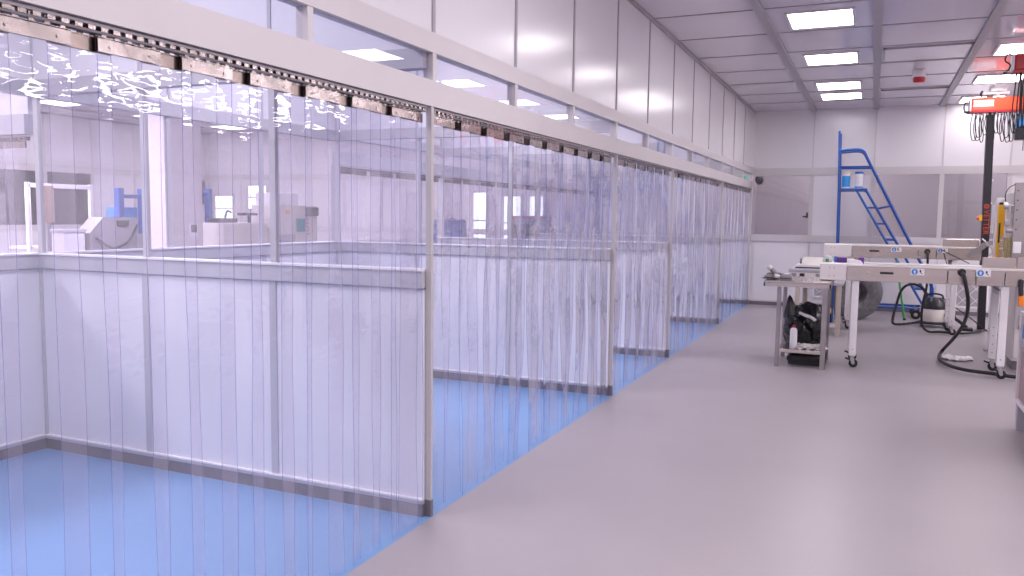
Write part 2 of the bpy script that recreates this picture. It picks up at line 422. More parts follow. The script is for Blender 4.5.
# curtain wall across the hall, in line with the first partition
hw = root_struct('wall_hall_cross')
struct(MB().box((-6.1, PY[1] - .05, 2.10), (W - .06, PY[1] + .05, 2.23)), 'lower_beam', M['rail'], hw)
struct(MB().box((-6.1, PY[1] - .02, 2.23), (W - .06, PY[1] + .02, 2.6)), 'high_panel', M['inner'], hw)
struct(MB().box((-6.15, PY[1] - .03, 0), (-6.09, PY[1] + .03, 2.6)), 'post', M['rail'], hw)

# ------------------------------------------------------------------ strip curtains
def strip_mesh(width, length, seed, wav):
    rnd = random.Random(seed); nu, nv = 6, 26; th = 0.0032
    bow = rnd.choice((-1, 1)) * rnd.uniform(.003, .007); p1, p2 = rnd.uniform(0, 6), rnd.uniform(0, 6)
    f1, f2 = rnd.uniform(1.2, 2.6), rnd.uniform(3, 5); tw = rnd.uniform(-.05, .05) * wav; lean = rnd.uniform(-.018, .018) * wav
    def P(u, v, side):
        z = -v * length; k = min(1, v * 3.0)
        x = bow * (1 - (2 * u - 1) ** 2) * (0.3 + v) + wav * k * (.0045 * math.sin(f1 * PI * v + p1) + .003 * math.sin(f2 * PI * v + p2 + 2 * u)) + tw * (u - .5) * width * v * 3
        y = (u - .5) * width + lean * v
        return Vector((x + side * th / 2, y, z))
    vs, fs, mi, sm = [], [], [], []
    for sd in (1, -1):
        for j in range(nv + 1):
            for i in range(nu + 1): vs.append(P(i / nu, j / nv, sd))
    n = nu + 1; off = n * (nv + 1)
    for sd, o in ((1, 0), (-1, off)):
        for j in range(nv):
            for i in range(nu):
                q = [o + j * n + i, o + j * n + i + 1, o + (j + 1) * n + i + 1, o + (j + 1) * n + i]
                fs.append(q if sd < 0 else q[::-1]); mi.append(0); sm.append(True)
    for j in range(nv):
        for i in (0, nu):
            a, b = j * n + i, (j + 1) * n + i
            fs.append([a, b, b + off, a + off]); mi.append(1); sm.append(False)
    for i in range(nu):
        for j in (0, nv):
            a, b = j * n + i, j * n + i + 1
            fs.append([a, b, b + off, a + off]); mi.append(1); sm.append(False)
    me = bpy.data.meshes.new('curtain_strip'); me.from_pydata([tuple(v) for v in vs], [], fs)
    me.materials.append(M['pvc']); me.materials.append(M['pvc_edge'])
    me.polygons.foreach_set('material_index', mi); me.polygons.foreach_set('use_smooth', sm); me.update()
    bm = bmesh.new(); bm.from_mesh(me); bmesh.ops.recalc_face_normals(bm, faces=bm.faces[:])
    for e in bm.edges:
        if len(e.link_faces) == 2 and e.calc_face_angle(0) > 0.7: e.smooth = False
    bm.to_mesh(me); bm.free()
    return me

def plate_mesh(width, mat):
    m = MB()
    for sx in (1, -1):
        m.box((sx * .003, -width / 2, -.006), (sx * .0058, width / 2, .036))
    m.box((-.0058, -width / 2, .033), (.0058, width / 2, .038))
    for k in (-.32, .32):
        for sx in (1, -1): m.cyl((sx * .0055, k * width, .012), (sx * .0085, k * width, .012), .0048, n=8)
    k = 5
    for i in range(k):                                    # hooks over the comb
        y = (i - (k - 1) / 2) * width / k
        m.box((-.004, y - .008, .036), (.004, y + .008, .062))
    return m.mesh('hanger_plate', [mat])

FRONT = [strip_mesh(.232, 2.075, 11 + k, .8) for k in range(8)]
BACK = [strip_mesh(.205, 2.075, 31 + k, .8) for k in range(8)]
LOOSE_F = [strip_mesh(.232, 2.075, 51 + k, 1.9) for k in range(8)]
LOOSE_B = [strip_mesh(.205, 2.075, 71 + k, 1.9) for k in range(8)]
REAR = [strip_mesh(.23, 2.02, 91 + k, 2.0) for k in range(6)]
PLF, PLB = plate_mesh(.232, M['chrome']), plate_mesh(.205, M['chrome2'])

def hang(mesh, plate, x, y, z, rz, label, group):
    o = bpy.data.objects.new('curtain_strip', mesh); o.location = (x, y, z); o.rotation_euler = (0, 0, rz); COL.objects.link(o)
    tag(o, label, 'curtain strip', group)
    p = bpy.data.objects.new('hanger_plate', plate); p.parent = o; COL.objects.link(p)
    return o

def rail(p0, p1, label, z):
    """the hook rail under the beam: a bar with a comb of studs"""
    p0, p1 = Vector(p0), Vector(p1); d = p1 - p0; Ln = d.length; d.normalize(); nrm = Vector((-d.y, d.x, 0))
    t = thing('curtain_rail', label, 'curtain rail', tuple((p0 + p1) / 2 + Vector((0, 0, z))), 'curtain hook rails')
    def ob(m, a, b, z0, z1, w): # oriented box (axis aligned runs only)
        q0, q1 = p0 + d * a - nrm * w, p0 + d * b + nrm * w
        m.box((q0.x, q0.y, z0), (q1.x, q1.y, z1))
    m = MB(); ob(m, 0, Ln, z + .032, z + .04, .022); m.build('top_bar', M['joint'], t)
    m = MB(); ob(m, 0, Ln, z + .012, z + .019, .017); m.build('lower_bar', M['skirt'], t)
    m = MB(); n = int(Ln / .042)
    for k in range(n):
        a = (k + .3) * Ln / n
        ob(m, a, a + .024, z + .019, z + .033, .019)
    m.build('stud_comb', M['chrome'], t)

BAYS = ['nearest bay', 'second bay', 'narrow third bay', 'fourth bay', 'farthest bay']
ZS = 2.072
for b in range(5):
    y0, y1 = PY[b] + .01, PY[b + 1] - .055
    rail((-.034, max(y0, .44), 0), (-.034, y1, 0), 'steel hook rail carrying the strip curtain of the %s' % BAYS[b], 2.105)
    n = max(1, round((y1 - y0) / .335)); pit = (y1 - y0) / n
    pos = []; sep = .0092 if b == 0 else .014
    for k in range(n):
        s = y0 + k * pit
        pos.append((s + .118, sep, True))
        if k < n - 1 or True: pos.append((min(s + .282, y1 - .1), -sep, False))
    pos = [p for p in pos if p[0] > 1.2]
    pos.sort(key=lambda p: -p[0])
    for k, (y, x, fr) in enumerate(pos):
        rnd = random.Random(b * 100 + k)
        if b == 0: me = (FRONT if fr else BACK)[rnd.randrange(8)]
        else: me = (LOOSE_F if fr else LOOSE_B)[rnd.randrange(8)]
        hang(me, PLF if fr else PLB, x - .034, y, ZS, rnd.uniform(-.02, .02) * (1 if b == 0 else 1.5),
             'clear plastic curtain strip in the %s, %s from its right-hand post' % (BAYS[b], ORD[k + 1]), 'front curtain strips of the %s' % BAYS[b])
RB = {2: 'third', 3: 'fourth', 4: 'farthest'}
for b in (2, 3, 4):
    y0, y1 = PY[b] + .04, PY[b + 1] - .04
    rail((W, y0, 0), (W, y1, 0), 'hook rail of the rear curtain behind the %s bay' % RB[b], 2.05)
    n = round((y1 - y0) / .27); pit = (y1 - y0) / n
    for k in range(n):
        rnd = random.Random(b * 300 + k)
        hang(REAR[rnd.randrange(6)], PLF, W + (.01 if k % 2 else -.01), y1 - (k + .5) * pit, 2.02, rnd.uniform(-.05, .05),
             'clear strip of the rear curtain behind the %s bay, %s from its far end' % (RB[b], ORD[k + 1]), 'rear curtain strips behind the %s bay' % RB[b])
rail((-5.0, PY[1], 0), (W - .1, PY[1], 0), 'hook rail of the hall curtain beyond the nearest bay', 2.05)
for k in range(7):
    rnd = random.Random(900 + k)
    o = hang(REAR[rnd.randrange(6)], PLF, W - .22 - k * .25, PY[1] + (.01 if k % 2 else -.01), 2.02, PI / 2 + rnd.uniform(-.05, .05),
             'clear strip of the hall curtain beyond the nearest bay, %s from the bay corner' % ORD[k + 1], 'hall curtain strips')

# ------------------------------------------------------------------ ceiling fittings
CL = None
def ceiling_light(x, y, label, group='square light panels in the white ceiling'):
    t = thing('ceiling_light', label, 'ceiling light', (x, y, ZC - .012), group)
    w, l = .285, .325
    f = MB()
    for a, b in (((-w - .025, -l - .025), (w + .025, -l)), ((-w - .025, l), (w + .025, l + .025)), ((-w - .025, -l), (-w, l)), ((w, -l), (w + .025, l))):
        f.box((x + a[0], y + a[1], ZC - .014), (x + b[0], y + b[1], ZC))
    f.build('frame', M['trim'], t)
    MB().box((x - w, y - l, ZC - .012), (x + w, y + l, ZC - .003)).build('diffuser', M['lamp'], t)
LX, RX = 1.52, 3.56
for y, d in ((8.62, 'nearest in the row left of the main ceiling beam'), (10.76, 'second in the row left of the main ceiling beam'),
             (12.93, 'third in the row left of the main ceiling beam'), (14.02, 'farthest in the row left of the main ceiling beam')):
    ceiling_light(LX, y, 'square white light panel, ' + d)
for y, d in ((10.85, 'nearest above the red hoists'), (13.02, 'second one above the red hoists'), (15.1, 'farthest one, by the back wall')):
    ceiling_light(RX, y, 'square white light panel on the right, ' + d)
for x, ys in ((-11.5, (10.3, 12.5, 14.6)), (-7.6, (12.9,))):
    for k, y in enumerate(ys):
        ceiling_light(x, y, 'light panel in the hall ceiling beyond the bays, %s' % (['nearest over the grey machine', 'second along the far wall', 'last one before the end wall'][k] if x < -9 else 'above the column'), 'hall ceiling lights')

def area(x, y, sx, sy, watts, z=ZC - .03):
    l = bpy.data.lights.new('light', 'AREA'); l.shape = 'RECTANGLE'; l.size = sx; l.size_y = sy; l.energy = watts; l.color = LAMP
    o = bpy.data.objects.new('extra_area_lamp', l); o.location = (x, y, z); COL.objects.link(o)  # area lamp without a fitting; most are added to brighten the rooms
for y in (4.3, 2.1, -0.1, -2.2):
    area(LX, y, .57, .65, 20); area(RX, y, .57, .65, 20)  # out-of-frame lamps added for general illumination
for x in (5.6, 7.6, 9.6):
    for y in (0, 2.1, 4.3, 6.4, 8.6, 10.8, 13.0): area(x, y, .57, .65, 18 if y < 8 else 36)
for y, wt in ((0.7, 35), (2.2, 36), (5.3, 54), (8.0, 44), (10.7, 44), (14.0, 44)): area(-1.5, y, .57, .65, wt)       # unseen lamps added over the bays to brighten their panels
for x in (-5, -8.5, -11.5):
    for y in (-1, 3, 7): area(x, y, .57, .65, 140)  # unseen lamps added to lift the dark hall
for x in (-5.2,):
    for y in (10.5, 14): area(x, y, .57, .65, 26)
for y in (8.3, 11.4, 13.6): area(-9.4, y, .57, .65, 42)  # added lamps that brighten the hall's far wall panels
area(RX, 8.5, .57, .65, 16)
for x in (1.5, 4.5): area(x, YB + 1.2, .6, .6, 24)  # added lamps that brighten the corridor behind the back windows

for y, d in ((10.76, 'nearer'), (14.02, 'farther')):
    t = thing('ceiling_vent', 'recessed grey return air panel in the ceiling, the %s of two' % d, 'ceiling vent', (2.53, y, ZC - .02), 'return air panels')
    x0, x1, a, b = 2.09, 2.99, y - .42, y + .42
    MB().box((x0 + .02, a + .02, ZC - .014), (x1 - .02, b - .02, ZC - .004)).build('panel', M['ceil'], t)
    f = MB()
    for p, q in (((x0, a), (x1, a + .02)), ((x0, b - .02), (x1, b)), ((x0, a), (x0 + .02, b)), ((x1 - .02, a), (x1, b))):
        f.box((p[0], p[1], ZC - .018), (q[0], q[1], ZC))
    f.build('frame', M['cbeam'], t)

t = thing('alarm_sounder', 'small round red and white alarm sounder hanging from the ceiling', 'alarm', (2.53, 11.95, ZC - .17))
MB().lathe([(0.0, 0), (.07, 0), (.08, -.02), (.08, -.10)], (2.53, 11.95, ZC), n=24).build('base', M['white'], t)
MB().lathe([(.076, -.10), (.076, -.14), (.06, -.165), (0, -.17)], (2.53, 11.95, ZC), n=24).build('red_lens', M['red_dk'], t, 'red lens')

# green exit light and wall camera in the far left corner
t = thing('exit_sign', 'small green illuminated exit light above the farthest bay', 'sign', (-.12, 15.35, 2.30))
MB().box((-.2, 15.33, 2.30), (-.03, 15.36, 2.40), bev=.006).build('housing', M['white'], t)
MB().box((-.19, 15.325, 2.31), (-.04, 15.332, 2.39)).build('lit_face', M['exit'], t)
t = thing('wall_camera', 'small black dome camera on the back wall by the last post', 'camera', (.13, YB - .09, 2.27))
MB().cyl((.13, YB - .025, 2.30), (.13, YB - .08, 2.30), .03, n=14).build('bracket', M['black'], t)
MB().lathe([(0, .075), (.06, .07), (.075, .03), (.07, -.02), (.04, -.06), (0, -.075)], (.13, YB - .13, 2.29), n=20).build('dome', M['smoke'], t)
t = thing('window_latch', 'black latch handle on the right edge of the left back window', 'handle', (.985, YB - .04, 1.62))
MB().box((.955, YB - .03, 1.62), (.985, YB - .018, 1.72), bev=.004).build('plate', M['black'], t)
MB().cyl((.97, YB - .03, 1.645), (.97, YB - .07, 1.645), .012, n=10).box((.90, YB - .075, 1.632), (.985, YB - .06, 1.658), bev=.005).build('lever', M['black'], t)

# diamond mesh air grilles low on the back wall
def grille(x0, x1, z0, z1, label):
    t = thing('air_grille', label, 'air grille', ((x0 + x1) / 2, YB - .02, z0), 'diamond mesh grilles low on the back wall')
    MB().box((x0, YB - .022, z0), (x1, YB - .002, z1)).build('backing', M['mesh_d'], t)
    f = MB()
    for a, b in (((x0 - .03, z0 - .03), (x1 + .03, z0)), ((x0 - .03, z1), (x1 + .03, z1 + .03)), ((x0 - .03, z0), (x0, z1)), ((x1, z0), (x1 + .03, z1))):
        f.box((a[0], YB - .035, a[1]), (b[0], YB - .002, b[1]))
    f.build('frame', M['white'], t)
    g = MB(); n = max(1, round((x1 - x0) / .18)); mrows = max(1, round((z1 - z0) / .18)); cx, cz = (x1 - x0) / n, (z1 - z0) / mrows
    for i in range(n):
        for j in range(mrows):
            a, c = x0 + i * cx, z0 + j * cz
            for p, q in (((a, c), (a + cx, c + cz)), ((a, c + cz), (a + cx, c))):
                g.cyl((p[0], YB - .027, p[1]), (q[0], YB - .027, q[1]), .006, n=6)
    g.build('mesh', M['mesh_w'], t)
grille(1.15, 1.33, .22, .50, 'diamond mesh grille low on the back wall, left of the grey roll')
grille(1.40, 1.58, .22, .50, 'diamond mesh grille low on the back wall, right next to the first')
grille(3.42, 3.80, .16, .56, 'wide diamond mesh grille low on the back wall by the black column')

# ------------------------------------------------------------------ stainless side table and what lies on it
def chain(n, f): return [f(i / n) for i in range(n + 1)]
tx0, tx1, ty0, ty1 = 1.02, 1.70, 9.12, 9.98
t = thing('work_table', 'small stainless steel table with a low shelf, left of the conveyors', 'table', ((tx0 + tx1) / 2, (ty0 + ty1) / 2, 0))
MB().box((tx0, ty0, .915), (tx1, ty1, .937), bev=.004).box((tx0, ty0, .875), (tx1, ty0 + .015, .915)).box((tx0, ty1 - .015, .875), (tx1, ty1, .915)).box((tx0, ty0, .875), (tx0 + .015, ty1, .915)).box((tx1 - .015, ty0, .875), (tx1, ty1, .915)).build('table_top', M['steel'], t)
sh = MB().box((tx0 + .16, ty0 + .06, .155), (tx1 - .04, ty1 - .06, .195), bev=.004).build('shelf', M['steel'], t)
LEGS = []
for lx in (tx0 + .16, tx1 - .055):
    for ly in (ty0 + .06, ty1 - .12):
        w_ = .042 if lx < 1.3 else .052
        MB().box((lx - w_ / 2, ly - .02, .012), (lx + w_ / 2, ly + .02, .876), bev=.003).box((lx - w_ / 2 - .002, ly - .022, 0), (lx + w_ / 2 + .002, ly + .022, .014)).build('leg', M['steel_dk'], t)

# black bin liner on the shelf
bag = thing('bin_bag', 'black plastic bin bag slumped on the shelf of the steel table', 'bag', (1.42, 9.56, .196))
m = MB().blob((1.43, 9.58, .40), (.215, .22, .27), 3, .10, 36, 22, flat=.197, freq=2.6)
m.blob((1.53, 9.52, .47), (.12, .16, .21), 8, .14, 28, 16, flat=.197, freq=2.6)
m.blob((1.29, 9.60, .42), (.09, .16, .24), 5, .12, 26, 16, flat=.197, freq=2.6)
m.build('body', M['bagm'], bag)
m = MB()
for k, (x, y, z, h, r) in enumerate(((1.28, 9.50, .60, .16, .07), (1.40, 9.56, .60, .06, .05), (1.58, 9.52, .58, .05, .05))):
    m.lathe([(r * 1.3, -.08), (r, 0), (r * .55, h * .5), (r * .35, h * .8), (0.004, h)], (x, y, z), (.12 * (k - 1), -.1, 1), 12)
m.build('gathered_neck', M['bagm'], bag)
MB().tube([(1.38, 9.385, .575), (1.44, 9.36, .555), (1.50, 9.355, .535), (1.55, 9.36, .50)], .017, 8).build('torn_label', M['cloth'], bag, 'crumpled white label')

b = thing('spray_bottle', 'white bottle with red cap on the table shelf before the bin bag', 'bottle', (1.335, 9.30, .196))
MB().lathe([(0, 0), (.036, 0), (.038, .01), (.038, .19), (.03, .212), (.014, .222), (.014, .23), (0, .23)], (1.335, 9.30, .196), n=20).build('body', M['white'], b)
MB().lathe([(0.017, .222), (.017, .246), (.01, .252), (0, .252)], (1.335, 9.30, .196), n=14).build('cap', M['red_dk'], b, 'red cap')
MB().lathe([(.0386, .04), (.0386, .14)], (1.335, 9.30, .196), n=20).build('label_band', M['paper'], b)

m = MB()
for k in range(5): m.blob((1.42 + .05 * k, 9.31 + .02 * (k % 2), .212), (.06, .075, .034), 20 + k, .3, 16, 8, flat=.197)
solo(m, 'rag', M['cloth'], (1.52, 9.28, .197), 'crumpled white rag on the table shelf beside the white bottle', 'rag')
tr = thing('floor_tray', 'flat black tray on the floor beneath the steel table', 'tray', (1.47, 9.62, 0))
MB().prism([(1.30, 9.34), (1.64, 9.34), (1.66, 9.37), (1.66, 9.80), (1.28, 9.80), (1.28, 9.37)], 'z', .004, .05).build('base', M['rubber'], tr)
MB().box((1.27, 9.33, .05), (1.67, 9.35, .09), bev=.004).box((1.27, 9.79, .05), (1.67, 9.81, .09), bev=.004).box((1.27, 9.35, .05), (1.29, 9.79, .09)).box((1.65, 9.35, .05), (1.67, 9.79, .09)).build('rim', M['rubber'], tr)

# hand tool in grey film on the table top
gt = thing('hand_tool', 'grey cordless hand tool with ivory caps lying on the steel table', 'tool', (1.13, 9.34, .94))
MB().tube([(1.07, 9.33, 1.05), (1.10, 9.33, 1.02), (1.135, 9.335, .985)], .028, 12).build('grip', M['grey'], gt)
MB().lathe([(0, -.03), (.026, -.026), (.03, 0), (.026, .02), (0, .022)], (1.055, 9.33, 1.062), (-.6, 0, .8), 14).build('end_cap', M['offwhite'], gt, 'ivory end cap')
MB().tube([(1.075, 9.36, 1.045), (1.13, 9.37, 1.005), (1.20, 9.38, .985)], .016, 10).build('barrel', M['grey'], gt)
MB().lathe([(.0, -.02), (.018, -.015), (.016, .02), (.008, .045), (0, .05)], (1.205, 9.385, .985), (1, 0, .3), 12).build('nozzle', M['white'], gt)
MB().cyl((1.11, 9.29, .972), (1.165, 9.29, .966), .027, .024, 14).build('battery_cap', M['offwhite'], gt, 'ivory cap')
MB().box((1.165, 9.26, .943), (1.30, 9.34, .985), bev=.02).box((1.18, 9.30, .975), (1.29, 9.36, .995), bev=.009).build('motor_body', M['grey'], gt)
m = MB().blob((1.075, 9.31, .955), (.075, .09, .035), 44, .3, 22, 10, flat=.942).blob((1.06, 9.36, .965), (.05, .06, .04), 46, .3, 18, 10, flat=.942)
solo(m, 'film_scrap', M['greycloth'], (1.07, 9.32, .941), 'crumpled dark grey film under the hand tool on the table', 'film')

# ------------------------------------------------------------------ conveyors
def caster(mbz, mbw, x, y, z0=.13, s=1.0, lever=-1):
    mbz.box((x - .03 * s, y - .03 * s, z0 - .008), (x + .03 * s, y + .03 * s, z0)).cyl((x, y, z0), (x, y, z0 - .03), .016 * s, n=10)
    for sy in (-1, 1): mbz.prism([(x - .02 * s, z0 - .025), (x + .022 * s, z0 - .025), (x + .03 * s, .045), (x + .012 * s, .032), (x - .005 * s, .05)], 'y', y + sy * .02 * s, y + sy * .024 * s)
    mbw.cyl((x + .014 * s, y - .014 * s, .047), (x + .014 * s, y + .014 * s, .047), .046, n=20)
    mbz.cyl((x + .014 * s, y - .026 * s, .047), (x + .014 * s, y + .026 * s, .047), .009, n=8)
    mbw.box((x - .07 * s, y - .012, z0 - .045), (x - .018 * s, y + .012, z0 - .03), rot=(0, .35, 0))

def icon_sticker(x0, x1, z0, z1, y, parent):
    s = MB().box((x0, y - .002, z0), (x1, y, z1)).build('sticker', M['white'], parent, 'white sticker with round blue sign')
    h = z1 - z0; cz = (z0 + z1) / 2; cx = x0 + h * .55
    MB().cyl((cx, y - .0035, cz), (cx, y - .002, cz), h * .43, n=20).build('blue_disc', M['label_blue'], s)
    MB().box((cx - .3 * h * .5, y - .0045, cz - .02 * h), (cx + .3 * h * .5, y - .0034, cz + .2 * h), rot=(0, .6, 0)).prism([(cx - .1 * h, cz - .25 * h), (cx + .15 * h, cz - .25 * h), (cx + .05 * h, cz + .05 * h), (cx - .12 * h, cz)], 'y', y - .0045, y - .0034).build('hand_mark', M['white'], s)
    k = MB().box((x0 + h * 1.2, y - .003, cz + .0 * h), (x0 + h * 1.42, y - .002, cz + .3 * h)).prism([(x0 + h * 1.35, cz + .02 * h), (x0 + h * 1.62, cz - .28 * h), (x0 + h * 1.5, cz - .3 * h), (x0 + h * 1.25, cz - .05 * h)], 'y', y - .003, y - .002)
    k.build('black_mark', M['black'], s)

def conveyor(y, x0, x1, z0, z1, depth, legs, stickers, slot, fit, seams, label, bright):
    t = thing('conveyor', label, 'conveyor', ((x0 + x1) / 2, y + depth / 2, 0), 'stainless belt conveyors')
    cuts = [x0 + bright] + seams + [x1]
    MB().box((x0, y - .004, z0 - .003), (cuts[0], y + depth + .004, z1), bev=.006).build('end_cover', M['steel_sheen'], t)
    for a, b in zip(cuts[:-1], cuts[1:]):
        MB().box((a + .003, y, z0), (b - .003, y + .02, z1 - .02), bev=.004).build('side_plate', M['steel'], t)
        MB().box((a + .003, y + depth - .02, z0), (b - .003, y + depth, z1 - .02), bev=.004).build('side_plate', M['steel'], t)
    MB().box((cuts[0], y - .006, z1 - .022), (x1, y + .03, z1), bev=.004).box((cuts[0], y + depth - .03, z1 - .022), (x1, y + depth + .006, z1), bev=.004).build('guide_rail', M['steel_sheen'], t)
    MB().box((cuts[0], y + .03, z1 - .045), (x1, y + depth - .03, z1 - .03)).build('belt', M['white'], t)
    MB().box((cuts[0], y + .02, z0 + .01), (x1, y + depth - .02, z0 + .02)).build('underpan', M['steel_dk'], t)
    MB().box((slot[0], y - .003, slot[1] - .012), (slot[0] + .13, y + .001, slot[1] + .012), bev=.006).build('slot', M['black'], t)
    m = MB()
    for xx in (x0 + .10, x0 + .145):
        for zz in (z0 + .045, z1 - .045): m.cyl((xx, y - .009, zz), (xx, y - .003, zz), .008, n=8)
    m.cyl((slot[0] - .12, y - .009, slot[1] - .005), (slot[0] - .12, y, slot[1] - .005), .011, n=10)
    for a in seams:
        for zz in (z0 + .03, z1 - .05): m.cyl((a - .02, y - .006, zz), (a - .02, y + .001, zz), .006, n=8).cyl((a + .02, y - .006, zz), (a + .02, y + .001, zz), .006, n=8)
    m.build('bolts', M['zinc'], t)
    for lx in legs:
        for k, ly in enumerate((y + .035, y + depth - .035)):
            xo = lx - (.02 if k else 0)
            lg = MB().box((xo - .036, ly - .022, .13), (xo + .036, ly + .022, z0), bev=.006).build('leg', M['white'], t)
            hm = MB()
            for q in range(4 if k else 1): hm.cyl((xo, ly - .024, .2 + q * .09), (xo, ly - .021, .2 + q * .09), .007, n=8)
            hm.build('adjusting_holes', M['joint'], lg)
            z_, w_ = MB(), MB(); caster(z_, w_, xo, ly)
            cs = z_.build('caster', M['zinc'], lg); w_.build('wheel', M['rubber'], lg)
        MB().box((lx - .05, y + .05, .45 if False else z0 - .09), (lx - .01, y + depth - .05, z0 - .05)).build('cross_bar', M['white'], t)
    for s in stickers: icon_sticker(*s, y - .0045, t)
    f = MB().cyl((fit[0], y - .012, fit[1]), (fit[0], y + .0, fit[1]), .038, n=20).cyl((fit[0], y - .06, fit[1]), (fit[0], y - .012, fit[1]), .03, n=18)
    f.build('hose_socket', M['rubber'], t)
    return t
NY, FY = 9.45, 12.80
nc = conveyor(NY, 1.565, 4.3, .946, 1.125, .56, (1.93, 3.32), [(2.455, 2.585, 1.03, 1.10), (3.055, 3.185, 1.04, 1.11)], (2.165, 1.04), (2.925, 1.075), [2.80, 3.055, 3.31],
              'long stainless conveyor in front, on white legs with castors', .27)
MB().box((3.11, NY + .03, 1.125), (3.40, NY + .09, 1.235), bev=.005).box((3.41, NY + .03, 1.125), (4.3, NY + .09, 1.245), bev=.005).build('guard_plate', M['steel'], nc)
fc = conveyor(FY, 1.425, 3.45, 1.06, 1.24, .5, (1.79, 3.14), [(2.325, 2.455, 1.15, 1.215), (2.91, 3.04, 1.15, 1.215)], (2.04, 1.155), (2.785, 1.165), [2.42 + .25, 2.90],
              'rear stainless conveyor standing behind the front one', .38)
MB().box((2.98, FY + .05, 1.24), (3.42, FY + .12, 1.345), bev=.006).box((3.10, FY + .02, 1.29), (3.16, FY + .055, 1.32)).build('guard_plate', M['steel'], fc)
gr = MB().prism([(3.27, 1.14), (3.31, 1.11), (3.40, 1.16), (3.50, 1.25), (3.62, 1.31), (3.60, 1.35), (3.46, 1.31), (3.36, 1.22)], 'y', FY - .06, FY - .02)
gr.build('outfeed_arm', M['steel_dk'], fc)
MB().tube([(3.44, FY - .045, 1.36), (3.5, FY - .045, 1.30), (3.58, FY - .04, 1.20), (3.53, FY - .03, 1.12)], .012, 8).cyl((3.5, FY - .08, 1.29), (3.5, FY - .02, 1.29), .025, n=12).build('arm_linkage', M['zinc'], fc)
MB().tube([(2.95, FY - .02, 1.20), (3.1, FY - .08, 1.12), (3.3, FY - .12, 1.02)], .006, 6).tube([(2.99, FY - .01, 1.15), (3.02, FY - .03, 1.05), (3.04, FY - .03, .98)], .006, 6).build('sensor_cable', M['rubber'], fc)

# things between the conveyors: boxes on a drop shelf of the front conveyor's back side
cy = NY + .30
zb_ = 1.0955
k = thing('carton', 'purple and blue carton lying on the front conveyor belt, nearer its left end', 'carton', (1.77, cy, zb_), 'purple cartons on the conveyor')
MB().box((1.72, cy - .05, zb_), (1.825, cy + .05, zb_ + .085), bev=.003).build('body', M['purple'], k)
MB().box((1.695, cy - .048, zb_), (1.72, cy + .048, zb_ + .095), bev=.003).build('blue_flap', M['label_blue'], k, 'blue end')
k = thing('carton', 'purple carton on the front conveyor belt behind the white pouch', 'carton', (1.955, cy + .1, zb_), 'purple cartons on the conveyor')
MB().box((1.90, cy + .06, zb_), (2.0, cy + .15, zb_ + .085), bev=.003).build('body', M['purple'], k)
MB().box((1.90, cy + .058, zb_ + .062), (1.945, cy + .152, zb_ + .09), bev=.003).build('dark_flap', M['brown'], k, 'dark brown flap')
solo(MB().prism([(1.83, zb_), (1.995, zb_), (1.99, zb_ + .025), (1.965, zb_ + .055), (1.91, zb_ + .065), (1.83, zb_ + .07)], 'y', cy - .07, cy + .03), 'pouch', M['paper'], (1.9, cy, zb_), 'white wedge shaped pouch lying between the two purple cartons', 'pouch')
k = thing('roll', 'white roll with green centre at the conveyor end', 'roll', (1.615, cy, zb_))
MB().lathe([(.014, -.05), (.05, -.05), (.05, .05), (.014, .05)], (1.625, cy, zb_ + .05), (0, 1, 0), 22).build('paper_roll', M['paper'], k)
MB().cyl((1.625, cy - .056, zb_ + .05), (1.625, cy + .054, zb_ + .05), .02, n=14).build('green_core', M['green'], k, 'green core')

# ------------------------------------------------------------------ printer stand behind the table
ps = thing('machine_stand', 'tan metal stand carrying the white label printer behind the steel table', 'stand', (1.33, 12.2, 0))
for lx, ly in ((1.15, 11.95), (1.69, 11.95), (1.21, 12.5), (1.66, 12.5)):
    MB().box((lx - .03, ly - .03, 0), (lx + .03, ly + .03, .70), bev=.004).build('leg', M['tan'], ps)
MB().box((.96, 11.9, .70), (1.74, 12.55, .735), bev=.004).build('top', M['hallgrey'], ps)
MB().box((1.15, 11.93, .12), (1.69, 11.97, .17)).box((1.21, 12.48, .12), (1.66, 12.52, .17)).build('low_rail', M['offwhite'], ps)
MB().box((1.60, 11.985, .18), (1.622, 12.03, .70)).build('blue_strut', M['blue'], ps, 'blue strut')
yb = thing('storage_crate', 'flat yellow lidded crate on the low rails under the printer stand', 'crate', (1.5, 12.2, .172))
MB().box((1.42, 12.0, .171), (1.6, 12.45, .30), bev=.01).build('body', M['black'], yb)
MB().box((1.41, 11.99, .30), (1.61, 12.46, .33), bev=.008).build('lid', M['yellow'], yb, 'yellow lid')
pr = thing('label_printer', 'ivory benchtop label printer with dark slots on the tan stand', 'printer', (1.25, 12.2, .736))
MB().box((.98, 11.92, .736), (1.55, 12.5, .88), bev=.012).build('body', M['offwhite'], pr)
MB().box((.97, 11.91, .865), (1.56, 12.51, .905), bev=.008).build('grey_band', M['hallgrey'], pr, 'grey band')
MB().prism([(1.01, .905), (1.56, .905), (1.56, .965), (1.06, .965), (1.01, .93)], 'y', 11.93, 12.48).build('upper_body', M['white'], pr)
MB().box((1.06, 11.925, .922), (1.45, 11.931, .938)).build('paper_slot', M['black'], pr)
MB().prism([(11.97, .965), (12.45, .965), (12.45, 1.05), (12.36, 1.06)], 'x', 1.13, 1.52).build('lid', M['offwhite'], pr)
MB().cyl((1.10, 12.3, .965), (1.10, 12.3, 1.04), .012, n=10).build('antenna', M['grey'], pr)
for a, mt in ((1.0, 'grey'), (1.11, 'black'), (1.32, 'grey')):
    MB().box((a + .01, 11.914, .765), (a + .075, 11.921, .85), bev=.003).build('window', M[mt], pr)

pr.location.x += .05

